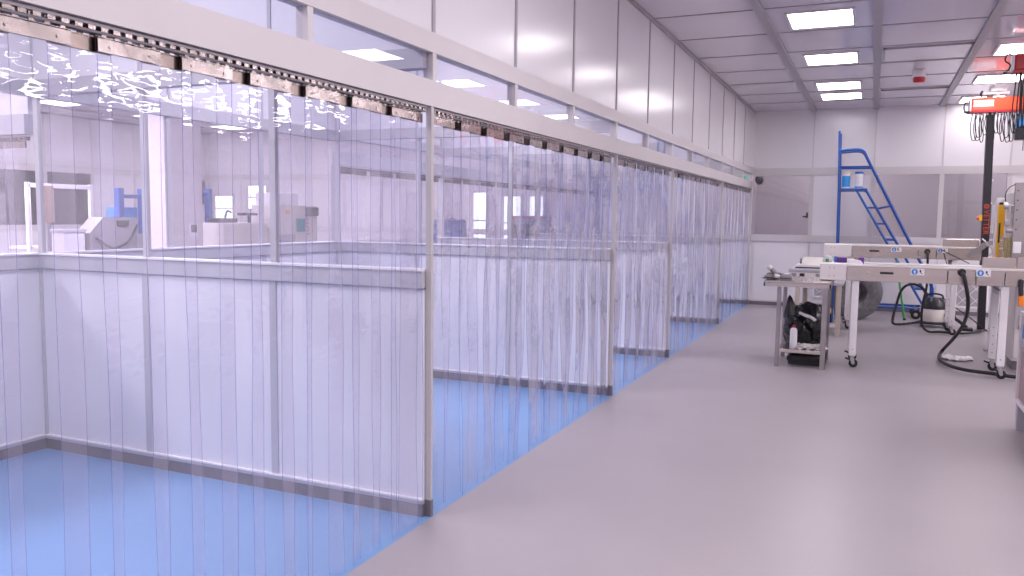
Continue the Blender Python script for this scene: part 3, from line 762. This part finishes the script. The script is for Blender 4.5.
# grey wrapped tyre-like roll
tw = thing('wrapped_roll', 'large ring shaped roll wrapped in crinkled grey plastic standing on the floor', 'roll', (1.84, 14.15, 0))
ax = Vector((.50, -.866, 0)); R, r = .29, .145
c = Vector((1.84, 14.15, .445)); u = Vector((.866, .50, 0)); v = Vector((0, 0, 1)); rnd = random.Random(3)
vs, fs = [], []; NA, NB = 56, 18
for i in range(NA):
    a = 2 * PI * i / NA
    for j in range(NB):
        bb = 2 * PI * j / NB
        wob = 1 + .012 * math.sin(9 * a + 2 * bb) + .015 * math.sin(23 * a + 5) * math.cos(2 * bb) + rnd.uniform(-.008, .008)
        d = u * math.cos(a) + v * math.sin(a); sq = (abs(math.cos(bb)) ** 4 + abs(math.sin(bb)) ** 4) ** -.25
        vs.append(c + d * (R + r * math.cos(bb) * wob * sq) + ax * (r * 1.05 * math.sin(bb) * wob * sq))
for i in range(NA):
    for j in range(NB): fs.append((i * NB + j, ((i + 1) % NA) * NB + j, ((i + 1) % NA) * NB + (j + 1) % NB, i * NB + (j + 1) % NB))
zmin = min(p.z for p in vs); vs = [Vector((p.x, p.y, p.z - zmin)) for p in vs]
MB().add(vs, fs, 0, True).build('wrapped_ring', M['wrap'], tw)
cc = c - Vector((0, 0, zmin))
MB().cyl(cc - ax * .15, cc - ax * .05, .14, n=24).cyl(cc - ax * .05, cc + ax * .0, .05, n=16).build('core', M['steel_dk'], tw)

# ------------------------------------------------------------------ blue platform ladder
la = thing('platform_ladder', 'tall blue steel platform ladder on wheels by the back wall', 'ladder', (2.1, 14.9, 0))
ya, yb2 = 14.66, 15.14
for y in (ya, yb2):
    MB().tube([(1.52, y, 0), (1.49, y, 2.1), (1.462, y, 3.06)], .019, 10, smooth_path=False).build('rear_upright', M['blue'], la)
    MB().tube([(1.475, y, 2.74), (1.70, y, 2.755), (1.80, y, 2.745), (1.855, y, 2.70), (1.92, y, 2.58), (2.62, y, 1.21), (2.94, y, .60), (2.96, y, .33)], .02, 10, sub=4).build('handrail', M['blue'], la)
    MB().tube([(1.76, y, 2.09), (2.87, y, .17)], .02, 10, smooth_path=False).build('stringer', M['blue'], la)
    MB().tube([(1.86, y, 2.10), (1.92, y, 2.07), (3.02, y, .17)], .02, 10, smooth_path=False).build('stringer', M['blue'], la)
    MB().tube([(1.476, y, 2.47), (1.96, y, 2.47)], .015, 8).build('mid_rail', M['blue'], la)
    MB().tube([(2.10, y, 1.79), (2.33, y, 1.84)], .013, 8).build('rail_brace', M['blue'], la)
    MB().tube([(1.52, y, .17), (3.06, y, .17)], .02, 8).build('base_rail', M['blue'], la)
    wl = MB().cyl((2.74, y - .025, .075), (2.74, y + .025, .075), .075, n=22)
    wp = wl.build('wheel', M['rubber'], la)
    MB().cyl((2.74, y - .03, .075), (2.74, y + .03, .075), .03, n=14).box((2.72, y - .02, .08), (2.76, y + .02, .17)).build('hub', M['zinc'], wp)
for x, z in ((1.52, .17), (3.04, .17), (1.477, 2.735), (1.476, 2.47)):
    MB().tube([(x, ya, z), (x, yb2, z)], .016, 8).build('cross_tube', M['blue'], la)
MB().box((1.485, ya - .02, 2.075), (1.93, yb2 + .02, 2.115), bev=.006).build('platform', M['blue'], la)
for k in range(7):
    z = 1.80 - .262 * k; x = 1.84 + (2.08 - z) * .578
    MB().box((x - .09, ya, z - .015), (x + .09, yb2, z + .015), bev=.005).build('step', M['blue'], la)

la.location.x += .03

for x, mt, bt, lt, dsc in ((1.62, 'sky', 'white', 'offwhite', 'bright blue tub with white lid, left one on the ladder platform'), (1.82, 'white', 'sky', 'label_blue', 'white tub with blue lid, right one on the ladder platform')):
    p = thing('tub', dsc, 'tub', (x, 14.85, 2.116), 'tubs on the ladder platform')
    MB().lathe([(0, 0), (.058, 0), (.061, .01), (.064, .25), (0, .25)], (x, 14.85, 2.116), n=26).build('body', M['white'], p)
    MB().lathe([(.0635, .03), (.0655, .21)] if mt == 'sky' else [(.0625, .012), (.064, .035)], (x, 14.85, 2.116), n=26).build('label', M['sky'], p, 'blue band')
    MB().lathe([(0.064, .245), (.069, .25), (.069, .28), (.055, .285), (0, .285)], (x, 14.85, 2.116), n=26).build('lid', M[lt], p)
t = thing('green_pole', 'thin green pole leaning behind the conveyors near the ladder wheels', 'pole', (2.58, 14.4, 0))
MB().cyl((2.60, 14.4, .01), (2.44, 14.42, .95), .018, n=10).build('shaft', M['green'], t)
MB().cyl((2.602, 14.4, 0), (2.597, 14.4, .03), .024, n=10).build('tip', M['rubber'], t)

# ------------------------------------------------------------------ vacuum cleaner and hoses
vc = thing('vacuum_cleaner', 'white drum vacuum cleaner with black motor head beneath the rear conveyor', 'vacuum cleaner', (2.98, 13.75, 0))
vx, vy = 2.97, 13.75
MB().lathe([(0, .07), (.17, .07), (.178, .09), (.178, .27), (.17, .285), (0, .285)], (vx, vy, 0), n=32).build('drum', M['offwhite'], vc)
MB().lathe([(.18, .275), (.182, .30), (.172, .34), (.14, .40), (.10, .445), (.0, .455)], (vx, vy, 0), n=32).build('motor_head', M['black'], vc)
MB().tube([(vx - .12, vy, .42), (vx - .1, vy, .48), (vx, vy, .50), (vx + .1, vy, .48), (vx + .12, vy, .42)], .014, 8).build('handle', M['black'], vc)
MB().lathe([(.12, .05), (.20, .05), (.205, .075), (.19, .09), (.12, .09)], (vx, vy, 0), n=32).build('base_ring', M['black'], vc)
for k in range(4):
    a = PI / 4 + k * PI / 2; x, y = vx + .22 * math.cos(a), vy + .22 * math.sin(a)
    MB().cyl((x - .015, y, .04), (x + .015, y, .04), .04, n=16).box((vx + .15 * math.cos(a) - .02, vy + .15 * math.sin(a) - .02, .05), (x + .02, y + .02, .08)).build('caster', M['rubber'], vc)
for sx in (-1, 1): MB().box((vx + sx * .178 - .012, vy - .03, .22), (vx + sx * .178 + .012, vy + .03, .33), bev=.004).build('clip', M['zinc'], vc)
MB().cyl((vx + .15, vy - .1, .20), (vx + .27, vy - .17, .17), .035, n=14).tube([(vx + .25, vy - .16, .175), (vx + .33, vy - .22, .12), (vx + .42, vy - .28, .05)], .024, 10).box((vx + .34, vy - .36, .003), (vx + .50, vy - .22, .045), bev=.01).build('nozzle', M['rubber'], vc)
solo(MB().tube([(2.77, 13.72, .06), (2.60, 13.62, .035), (2.43, 13.52, .035), (2.41, 13.53, .12), (2.45, 13.58, .32), (2.50, 13.6, .52), (2.58, 13.62, .62), (2.70, 13.66, .635), (2.80, 13.68, .58), (2.86, 13.70, .50)], .018, 10, rib=.12), 'suction_hose', M['rubber'], (2.55, 13.6, 0), 'black ribbed suction hose standing up beside the vacuum cleaner', 'hose', 'black hoses')
solo(MB().tube([(2.785, FY - .075, 1.165), (2.785, FY - .15, 1.12), (2.79, FY - .18, .92), (2.79, FY - .2, .68), (2.75, FY - .2, .40), (2.765, FY - .12, .15), (2.85, FY + .05, .035), (3.02, FY + .08, .032), (3.25, FY + .03, .032), (3.45, FY + .25, .032), (3.60, FY + .62, .032)], .0155, 10, rib=.06), 'drop_hose', M['rubber'], (2.85, FY, 0), 'black hose hanging from the rear conveyor and running to the black column', 'hose', 'black hoses')
solo(MB().tube([(2.925, NY - .05, 1.075), (2.94, NY - .11, 1.04), (2.965, NY - .10, .93), (2.995, NY - .02, .80), (3.02, NY + .25, .64), (3.02, NY + .6, .46), (2.97, NY + .95, .27), (2.90, NY + 1.25, .10), (2.86, NY + 1.20, .045), (2.835, NY + .95, .04), (2.84, NY + .70, .04), (2.91, NY + .38, .04), (3.05, NY + .18, .04), (3.25, NY + .10, .04), (3.46, NY - .01, .04), (3.9, NY - .10, .04)], .0185, 12, rib=.04), 'vacuum_hose', M['rubber'], (2.95, NY + .5, 0), 'thick black hose curling from the front conveyor down onto the floor', 'hose', 'black hoses')
solo(MB().tube([(3.06, 13.4, .47), (3.2, 13.3, .36), (3.4, 13.3, .22), (3.6, 13.25, .06), (3.7, 13.2, .01), (3.85, 13.1, .008)], .008, 6), 'power_cable', M['rubber'], (3.4, 13.3, 0), 'thin black cable slanting from the vacuum cleaner to the column foot', 'cable')
m = MB()
for k in range(5): m.blob((2.92 + .055 * k, 10.60 + .03 * math.sin(k * 2), .016), (.055, .19 - .03 * abs(k - 1), .026 - .003 * k), 60 + k, .3, 18, 8, flat=.003)
solo(m, 'paper_rag', M['paper'], (3.02, 10.6, 0), 'crumpled white wipe lying on the grey floor inside the hose bend', 'wipe')

# ------------------------------------------------------------------ jib crane column and hoists
def text_mesh(body, size, rot, loc, mat, name, parent, ext=.001):
    cu = bpy.data.curves.new('lettering', 'FONT'); cu.body = body; cu.size = size; cu.extrude = ext; cu.align_x = 'CENTER'; cu.align_y = 'CENTER'
    tmp = bpy.data.objects.new('lettering', cu); COL.objects.link(tmp)
    dg = bpy.context.evaluated_depsgraph_get(); me = bpy.data.meshes.new_from_object(tmp.evaluated_get(dg))
    bpy.data.objects.remove(tmp)
    me.transform(Matrix.Translation(Vector(loc) - world_of(parent)) @ Euler(rot).to_matrix().to_4x4())
    me.materials.clear(); me.materials.append(mat)
    o = bpy.data.objects.new(name, me); COL.objects.link(o); o.parent = parent
    return o
jx0, jy = 3.60, 13.6
cr = thing('jib_column', 'tall black crane column with red vertical lettering on the right', 'crane', (jx0 + .03, jy, 0))
lean = .045
def jxz(z): return jx0 + lean * (1 - z / 3.16) - .055
MB().add([(jxz(0) + a, jy + b, .012) for a, b in ((-.05, 0), (.05, 0), (.05, .1), (-.05, .1))] + [(jxz(3.15) + a, jy + b, 3.15) for a, b in ((-.05, 0), (.05, 0), (.05, .1), (-.05, .1))],
         [(0, 3, 2, 1), (4, 5, 6, 7), (0, 1, 5, 4), (1, 2, 6, 5), (2, 3, 7, 6), (3, 0, 4, 7)]).build('column', M['black'], cr)
MB().box((jxz(0) - .14, jy - .08, 0), (jxz(0) + .14, jy + .18, .014), bev=.003).build('base_plate', M['steel_dk'], cr)
m = MB()
for a in (-.11, .11):
    for bq in (-.05, .15): m.cyl((jxz(0) + a, jy + bq, .012), (jxz(0) + a, jy + bq, .035), .012, n=8)
m.build('anchor_bolts', M['zinc'], cr)
text_mesh('VETTER', .105, (PI / 2, PI / 2, 0), (jxz(1.6), jy - .003, 1.585), M['letters'], 'lettering', cr)
MB().lathe([(.022, -.001), (.035, -.001), (.035, .002), (.022, .002), (.022, -.001)], (jxz(1.8), jy - .002, 1.815), (0, 1, 0), 20).box((jxz(1.8) - .006, jy - .004, 1.80), (jxz(1.8) + .006, jy, 1.83)).build('emblem', M['letters'], cr, 'red round emblem')
m = MB()
for z in (2.81, 2.52, 2.19, 1.86, 1.52): m.box((jxz(z) + .05, jy + .01, z - .012), (jxz(z) + .07, jy + .04, z + .012), bev=.003)
m.build('cable_clips', M['white'], cr)
MB().box((jxz(1.7) + .058, jy + .01, 1.42), (jxz(1.7) + .135, jy + .06, 1.84), bev=.006).build('control_box', M['hallgrey'], cr)
es = MB().box((jxz(1.64) - .09, jy + .0, 1.60), (jxz(1.64) - .05, jy + .06, 1.69), bev=.006).build('switch_box', M['yellow'], cr, 'yellow switch box')
MB().cyl((jxz(1.64) - .09, jy + .03, 1.645), (jxz(1.64) - .115, jy + .03, 1.645), .024, n=14).build('stop_button', M['red'], es, 'red stop button')
# red jib arm on the column
ho = thing('jib_arm', 'orange red jib beam marked SWL 125KG above the black column', 'crane arm', (3.6, jy + .05, 3.15), 'red hoist beams')
MB().box((3.285, jy - .07, 3.175), (5.2, jy + .11, 3.365), bev=.02).build('beam', M['red'], ho)
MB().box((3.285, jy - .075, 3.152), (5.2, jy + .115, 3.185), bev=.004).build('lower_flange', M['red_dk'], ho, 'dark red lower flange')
MB().box((3.262, jy - .06, 3.18), (3.288, jy + .10, 3.36), bev=.008).build('end_plate', M['white'], ho)
MB().tube([(3.262, jy, 3.32), (3.21, jy, 3.30), (3.20, jy, 3.22), (3.23, jy, 3.16), (3.28, jy, 3.15)], .008, 8).cyl((3.20, jy - .03, 3.17), (3.27, jy - .03, 3.17), .014, n=8).build('end_cable', M['rubber'], ho)
lb = MB().box((3.31, jy - .073, 3.235), (3.565, jy - .069, 3.325)).build('label_plate', M['white'], ho)
text_mesh('SWL 125KG', .052, (PI / 2, 0, 0), (3.4375, jy - .0745, 3.28), M['black'], 'lettering', lb)
MB().box((3.43, jy - .02, 3.41), (3.76, jy + .08, 3.44), bev=.005).box((3.52, jy, 3.44), (3.57, jy + .06, 3.535), bev=.005).box((3.60, jy, 3.36), (3.64, jy + .06, 3.41)).cyl((3.53, jy - .03, 3.47), (3.72, jy - .03, 3.47), .022, n=12).build('pivot_head', M['white'], ho)
MB().box((3.48, jy - .01, 3.365), (3.56, jy + .07, 3.43), bev=.006).tube([(3.42, jy, 3.46), (3.40, jy - .01, 3.42), (3.42, jy, 3.38)], .016, 8).build('motor', M['black'], ho)
m = MB(); rnd = random.Random(5)
for k in range(16):
    x0 = 3.31 + k * .036 + rnd.uniform(-.01, .01); d = rnd.uniform(.27, .43); w_ = rnd.uniform(.035, .06)
    m.tube([(x0, jy - .02 + .02 * (k % 3), 3.15), (x0 - .02, jy, 3.15 - d * .5), (x0 + w_ * .1, jy, 3.15 - d * .93), (x0 + w_ * .6, jy, 3.15 - d), (x0 + w_ * 1.1, jy, 3.15 - d * .9), (x0 + w_ * .9, jy, 3.15 - d * .45), (x0 + w_ * .7, jy, 3.15)], .0065, 6, sub=5)
m.build('festoon_cable', M['rubber'], ho)
m = MB()
for k in range(10): m.box((3.30 + k * .062, jy - .02, 3.12), (3.325 + k * .062, jy + .03, 3.152), bev=.003)
m.build('cable_trolleys', M['white'], ho)
hp = MB().box((3.86, jy - .12, 2.93), (4.10, jy + .06, 3.08), bev=.02).build('hoist_motor', M['label_blue'], ho, 'blue hoist motor')
MB().box((3.85, jy - .10, 2.75), (4.06, jy + .05, 2.92), bev=.015).cyl((3.96, jy - .03, 2.75), (3.96, jy - .03, 2.60), .006, n=8).build('chain_bag', M['black'], hp)
MB().box((3.92, jy - .02, 3.07), (3.97, jy + .03, 3.16)).build('hanger', M['steel_dk'], hp)

h2 = thing('jib_arm', 'second red hoist beam at upper right edge, closest to the camera', 'crane arm', (3.45, 10.5, 3.22), 'red hoist beams')
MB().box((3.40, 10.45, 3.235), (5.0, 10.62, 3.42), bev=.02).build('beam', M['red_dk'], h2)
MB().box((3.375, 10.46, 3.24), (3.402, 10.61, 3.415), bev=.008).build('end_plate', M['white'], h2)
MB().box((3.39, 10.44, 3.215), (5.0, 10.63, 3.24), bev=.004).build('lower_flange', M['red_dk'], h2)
MB().cyl((3.7, 10.53, 3.41), (3.7, 10.53, ZC), .03, n=12).cyl((4.7, 10.53, 3.41), (4.7, 10.53, ZC), .03, n=12).build('ceiling_hanger', M['white'], h2)
MB().tube([(3.385, 10.47, 3.40), (3.33, 10.46, 3.42), (3.31, 10.46, 3.35), (3.36, 10.46, 3.30), (3.34, 10.46, 3.24), (3.30, 10.46, 3.215), (3.36, 10.46, 3.20), (3.41, 10.46, 3.22)], .008, 6).build('end_cable', M['rubber'], h2)
m = MB()
for k in range(6):
    x0 = 3.43 + k * .035
    m.tube([(x0, 10.48 + .02 * (k % 2), 3.22), (x0 - .01, 10.47, 3.05), (x0 - .02 + .006 * k, 10.48, 2.82), (x0 + .01, 10.48, 2.62 + .02 * k), (x0 + .045, 10.49, 2.66), (x0 + .05, 10.5, 2.95), (x0 + .045, 10.5, 3.22)], .008, 6)
m.build('festoon_cable', M['rubber'], h2)

# ------------------------------------------------------------------ machines at the right edge
fm = thing('filling_machine', 'tall stainless filling machine with clear amber cover at the right edge', 'machine', (4.0, 11.3, 0))
MB().box((3.53, 10.8, 1.08), (4.4, 10.86, 2.04), bev=.006).build('front_plate', M['steel_dk'], fm)
MB().box((3.60, 10.86, .12), (4.4, 12.0, 1.95), bev=.01).build('cabinet', M['offwhite'], fm)
MB().box((3.58, 10.82, .10), (4.4, 10.86, 1.07), bev=.005).build('lower_panel', M['white'], fm)
m = MB()
for k in range(5): m.cyl((3.56, 10.795, 1.95 - k * .11), (3.56, 10.801, 1.95 - k * .11), .008, n=8)
m.build('screw_heads', M['black'], fm)
MB().cyl((3.46, 10.83, 1.78), (3.56, 10.83, 1.78), .016, n=12).cyl((3.43, 10.83, 1.78), (3.47, 10.83, 1.78), .042, n=18).cyl((3.49, 10.83, 1.70), (3.49, 10.83, 1.79), .02, n=12).build('adjusting_knob', M['zinc'], fm)
MB().cyl((3.47, 10.84, 1.50), (3.55, 10.84, 1.50), .03, n=14).box((3.45, 10.82, 1.55), (3.5, 10.86, 1.62), bev=.005).build('clamp', M['steel_dk'], fm)
MB().box((3.455, 10.82, 1.10), (3.525, 11.2, 1.42), bev=.006).build('amber_cover', M['amber'], fm, 'amber see-through cover')
MB().tube([(3.49, 10.85, 1.13), (3.49, 10.86, 1.22), (3.485, 10.86, 1.33), (3.49, 10.86, 1.40)], .016, 8, rib=.3).build('feed_tube', M['tan'], fm)
MB().box((3.54, 10.77, 1.24), (3.62, 10.80, 1.37), bev=.006).cyl((3.58, 10.762, 1.315), (3.58, 10.772, 1.315), .022, n=14).build('touch_switch', M['white'], fm)
MB().tube([(3.53, 10.82, 2.02), (3.47, 10.82, 1.98), (3.44, 10.83, 1.90), (3.45, 10.84, 1.82)], .005, 6).build('air_line', M['rubber'], fm)
for x in (3.65, 4.35):
    for y in (10.9, 11.95): MB().cyl((x, y, 0), (x, y, .125), .03, n=12).cyl((x, y, 0), (x, y, .02), .045, n=14).build('foot', M['steel_dk'], fm)
lc = thing('light_curtain', 'yellow safety light curtain bar on a white post beside the black column', 'sensor', (3.49, 11.5, 0))
MB().box((3.43, 11.48, 0.012), (3.525, 11.54, 1.885), bev=.006).build('post', M['white'], lc)
MB().box((3.40, 11.44, 0), (3.55, 11.58, .014), bev=.003).build('foot', M['steel_dk'], lc)
yb3 = MB().box((3.456, 11.44, 1.02), (3.528, 11.482, 1.80), bev=.006).build('sensor_bar', M['yellow'], lc, 'yellow bar')
MB().box((3.468, 11.435, 1.34), (3.486, 11.441, 1.58)).build('lens_strip', M['black'], yb3)
MB().box((3.462, 11.445, 1.80), (3.505, 11.48, 1.83), bev=.006).build('end_cap', M['black'], yb3)
MB().box((3.455, 11.436, 1.06), (3.474, 11.4405, 1.09)).build('status_mark', M['black'], yb3)
MB().box((3.515, 11.46, 1.24), (3.565, 11.52, 1.40), bev=.012).build('bracket_knob', M['smoke'], lc)

pm = thing('parts_rack', 'grey frame with pink panel and clear bin at the right edge of the floor', 'rack', (3.5, 6.7, 0))
for x in (3.185, 3.85):
    for y in (6.1, 7.2): MB().box((x - .035, y - .035, 0), (x + .035, y + .035, .22), bev=.004).build('leg', M['hallgrey'], pm)
MB().prism([(6.0, .215), (7.26, .215), (7.26, .235), (7.20, .25), (6.0, .25)], 'x', 3.14, 3.92).build('base_ledge', M['white'], pm)
MB().box((3.155, 6.05, .25), (3.9, 7.22, .66), bev=.006).build('side_panel', pbr('pink_panel', (.42, .30, .31), .5, var=.04), pm, 'dull pink panel')
for y in (6.06, 7.20): MB().box((3.135, y - .025, .25), (3.158, y + .025, .92), bev=.004).build('corner_post', M['offwhite'], pm)
bn = MB().box((3.145, 6.05, .66), (3.9, 7.23, .69), bev=.004).box((3.145, 6.05, .885), (3.9, 7.23, .915), bev=.005).box((3.15, 6.05, .69), (3.16, 7.22, .885)).box((3.16, 7.205, .69), (3.9, 7.215, .885)).build('clear_bin', M['rail'], pm)
MB().box((3.142, 6.85, .73), (3.1505, 7.1, .83), bev=.003).build('bin_label', M['label_blue'], bn, 'blue label')
# white cabinet behind it with the orange handled tool
wc = thing('side_cabinet', 'white cabinet beneath the front conveyor at the right edge', 'cabinet', (4.0, 9.5, 0))
MB().box((3.50, 10.12, .10), (4.2, 10.6, .95), bev=.008).build('carcass', M['offwhite'], wc)
MB().box((3.515, 10.105, .14), (4.19, 10.12, .92), bev=.004).build('door', M['white'], wc)
MB().cyl((3.55, 10.09, .45), (3.55, 10.09, .60), .008, n=8).build('handle', M['zinc'], wc)
MB().box((3.52, 10.15, 0), (4.18, 10.55, .10)).build('plinth', M['skirt'], wc)
dt = thing('hand_drill', 'black and orange hand tool hanging from the right end of the conveyor', 'tool', (3.33, 8.9, .9))
MB().tube([(3.335, 9.42, 1.02), (3.33, 9.41, .95), (3.335, 9.40, .86)], .022, 10).cyl((3.335, 9.42, 1.0), (3.335, 9.45, 1.02), .01, n=8).build('body', M['black'], dt)
MB().box((3.315, 9.38, .76), (3.36, 9.425, .87), bev=.01).build('grip', M['orange'], dt, 'orange grip')

dt.location.x += .115

# ------------------------------------------------------------------ the hall beyond the bays
co = thing('column', 'pale square column standing in the hall beyond the nearest bay', 'column', (-8.0, 9.35, 0))
MB().box((-8.3, 9.25, 0), (-7.75, 9.93, ZC), bev=.015).build('shaft', M['concrete'], co)
MB().box((-8.34, 9.21, 0), (-7.71, 9.97, .12), bev=.008).build('plinth', M['skirt'], co)
so = MB().box((-7.75, 9.62, 1.22), (-7.73, 9.80, 1.42), bev=.004).build('socket_box', M['white'], co)
MB().box((-7.73, 9.66, 1.28), (-7.722, 9.77, 1.40)).build('socket', M['black'], so, 'dark socket')

hm = thing('hooded_machine', 'grey machine with a slanted hood seen through the nearest bay', 'machine', (-7.3, 7.7, 0))
MB().prism([(7.22, 0), (7.95, 0), (7.95, 1.52), (7.42, 1.52), (7.22, 1.32)], 'x', -7.2, -6.95).build('hood', M['grey'], hm)
MB().box((-6.95, 7.62, 1.40), (-6.93, 7.80, 1.48), bev=.004).build('vent', M['black'], hm)
MB().tube([(-6.93, 7.3, 1.25), (-6.9, 7.5, 1.13), (-6.9, 7.75, 1.2), (-6.92, 7.92, 1.42)], .015, 8).build('cable', M['rubber'], hm)
MB().box((-7.0, 7.90, 1.0), (-6.9, 8.06, 1.3), bev=.01).build('side_box', M['grey'], hm)
t = thing('white_cabinet', 'low white cabinet left of the slanted grey machine', 'cabinet', (-7.3, 7.05, 0))
MB().box((-7.2, 6.88, 0), (-7.0, 7.19, 1.33), bev=.01).build('body', M['white'], t)
MB().box((-7.22, 6.87, 1.33), (-6.98, 7.2, 1.37), bev=.006).build('top', M['rail'], t)
MB().box((-6.998, 6.9, .1), (-6.985, 7.17, 1.28), bev=.003).build('door', M['inner'], t)
t = thing('shelf_frame', 'white tubular shelf frame in front of the hall far wall', 'frame', (-9.6, 8.9, 0))
for y in (8.45, 9.55): MB().box((-9.85, y - .03, 0), (-9.79, y + .03, 2.03), bev=.005).build('upright', M['white'], t)
MB().box((-9.85, 8.45, 1.95), (-9.79, 9.55, 2.02), bev=.005).build('top_bar', M['white'], t)
MB().box((-10.3, 8.45, 1.0), (-9.79, 9.55, 1.04), bev=.005).build('shelf', M['white'], t)
t = thing('notice_board', 'narrow brown board standing left of the white shelf frame', 'board', (-9.0, 8.18, 0))
MB().box((-9.03, 8.10, 1.42), (-9.0, 8.28, 1.96), bev=.004).build('board', M['brown'], t)
MB().box((-9.035, 8.16, 0), (-9.005, 8.22, 1.43)).box((-9.2, 8.12, 0), (-8.85, 8.26, .03)).build('stand', M['grey'], t)

def blue_rack(name, x, y0, y1, z1, label, panel):
    t = thing(name, label, 'rack', (x, (y0 + y1) / 2, 0), 'blue racks in the hall')
    for y in (y0, y1): MB().box((x - .05, y - .05, 0), (x + .05, y + .05, z1), bev=.006).build('upright', M['blue'], t)
    MB().box((x - .03, y0, z1 - .16), (x + .03, y1, z1 - .10)).box((x - .03, y0, .9), (x + .03, y1, .96)).build('beam', M['blue'], t)
    MB().box((x - .4, y0 + .06, .96), (x - .03, y1 - .06, z1 - .3), bev=.02).build('load', M[panel], t)
    return t
blue_rack('pallet_rack', -9.0, 9.42, 9.86, 1.97, 'blue upright rack in the hall just left of the pale column', 'label_blue')
blue_rack('pallet_rack', -9.6, 11.25, 11.95, 2.05, 'blue upright rack in the hall right of the pale column', 'white')

t = thing('packaging_machine', 'white and grey packaging machine seen above the rail through the second bay', 'machine', (-8.2, 12.6, 0))
MB().box((-8.6, 12.0, 0), (-8.0, 13.2, 1.75), bev=.02).build('body', M['offwhite'], t)
MB().box((-8.55, 12.05, 1.75), (-8.1, 12.75, 1.98), bev=.02).build('head', M['white'], t)
MB().box((-8.0, 12.55, 1.25), (-7.985, 12.8, 1.5), bev=.004).build('screen', M['teal'], t, 'teal screen')
MB().box((-7.999, 12.05, .3), (-7.985, 12.5, 1.2), bev=.004).build('door', M['hallgrey'], t)
m = MB()
for k in range(5): m.cyl((-8.0, 12.88, 1.2 + k * .07), (-7.98, 12.88, 1.2 + k * .07), .02, n=10)
m.build('red_buttons', M['red_dk'], t, 'red buttons')
MB().cyl((-8.3, 12.25, 1.98), (-8.3, 12.25, 2.03), .03, n=12).box((-8.0, 12.25, 1.58), (-7.97, 12.33, 1.66), bev=.005).build('yellow_tag', M['yellow'], t)
MB().box((-8.0, 12.82, 1.55), (-7.93, 13.15, 1.72), bev=.01).build('motor_box', M['black'], t)
t = thing('bench_machine', 'low white bench machine with black top fittings beyond the second bay', 'machine', (-8.3, 11.3, 0))
MB().box((-8.6, 10.75, 0), (-8.1, 11.85, 1.42), bev=.02).build('body', M['offwhite'], t)
MB().box((-8.5, 10.8, 1.42), (-8.2, 11.2, 1.5), bev=.01).tube([(-8.3, 11.0, 1.5), (-8.3, 11.05, 1.62), (-8.3, 11.15, 1.6)], .02, 8).box((-8.4, 11.4, 1.55), (-8.2, 11.8, 1.6), bev=.01).cyl((-8.3, 11.6, 1.42), (-8.3, 11.6, 1.56), .03, n=10).build('fittings', M['black'], t)
MB().cyl((-8.12, 11.7, 1.42), (-8.12, 11.62, 1.72), .025, n=10).build('lever', M['white'], t)
t = thing('blue_drum', 'dark blue barrel in the hall seen through the second bay', 'barrel', (-4.7, 12.55, 0))
MB().lathe([(0, 0.72), (.27, .72), (.29, .76), (.29, 1.0), (.30, 1.02), (.29, 1.04), (.29, 1.2), (.30, 1.22), (.29, 1.24), (.29, 1.46), (.26, 1.52), (0, 1.53)], (-4.7, 12.6, 0), n=28).build('body', M['blue'], t)
MB().lathe([(.0, 1.52), (.05, 1.52), (.05, 1.55), (0, 1.55)], (-4.7, 12.7, 0), n=14).build('bung', M['black'], t)
MB().box((-5.05, 12.25, .68), (-4.35, 12.95, .72), bev=.005).build('platform', M['hallgrey'], t)
for sx in (-.3, .3):
    for sy in (-.3, .3): MB().box((-4.7 + sx - .025, 12.6 + sy - .025, 0), (-4.7 + sx + .025, 12.6 + sy + .025, .68)).build('leg', M['hallgrey'], t)
t = thing('dark_machine', 'dark grey cabinet machine deep in the hall behind the rear curtain', 'machine', (-5.0, 14.6, 0))
MB().box((-4.15, 13.9, 0), (-3.55, 14.7, 1.55), bev=.02).build('body', M['grey'], t)
MB().box((-4.1, 13.88, 1.25), (-3.65, 13.9, 1.45), bev=.004).build('display', M['black'], t)
MB().box((-4.18, 13.87, 1.55), (-3.52, 14.73, 1.60), bev=.01).build('lid', M['red_dk'], t, 'dull red lid')

# ------------------------------------------------------------------ camera and render look
cam = bpy.data.cameras.new('camera'); cam.sensor_width = 36.0; cam.lens = 812.18 / 1024 * 36.0; cam.clip_start = .05; cam.clip_end = 100
co_ = bpy.data.objects.new('camera', cam); COL.objects.link(co_)
yaw, pitch, roll = math.radians(-23.895), math.radians(5.085), math.radians(0.66)
fw = Vector((math.sin(yaw) * math.cos(pitch), math.cos(yaw) * math.cos(pitch), -math.sin(pitch)))
rt = Vector((math.cos(yaw), -math.sin(yaw), 0)); up = rt.cross(fw)
r2 = rt * math.cos(roll) + up * math.sin(roll); u2 = -rt * math.sin(roll) + up * math.cos(roll)
mw = Matrix((( r2.x, u2.x, -fw.x, 2.0806), (r2.y, u2.y, -fw.y, 0.0), (r2.z, u2.z, -fw.z, 1.6), (0, 0, 0, 1)))
co_.matrix_world = mw
scene.camera = co_

w = bpy.data.worlds.new('world'); scene.world = w; w.use_nodes = True
w.node_tree.nodes['Background'].inputs['Color'].default_value = (.8, .8, .9, 1); w.node_tree.nodes['Background'].inputs['Strength'].default_value = .3
vs_ = scene.view_settings; vs_.view_transform = 'Standard'; vs_.look = 'None'; vs_.gamma = 1.0; vs_.use_curve_mapping = False; vs_.exposure = 0.27
cy_ = scene.cycles
cy_.max_bounces = 12; cy_.diffuse_bounces = 5; cy_.glossy_bounces = 4; cy_.transmission_bounces = 4; cy_.transparent_max_bounces = 64
cy_.use_denoising = True; cy_.sample_clamp_indirect = 6.0; cy_.caustics_reflective = False; cy_.caustics_refractive = False
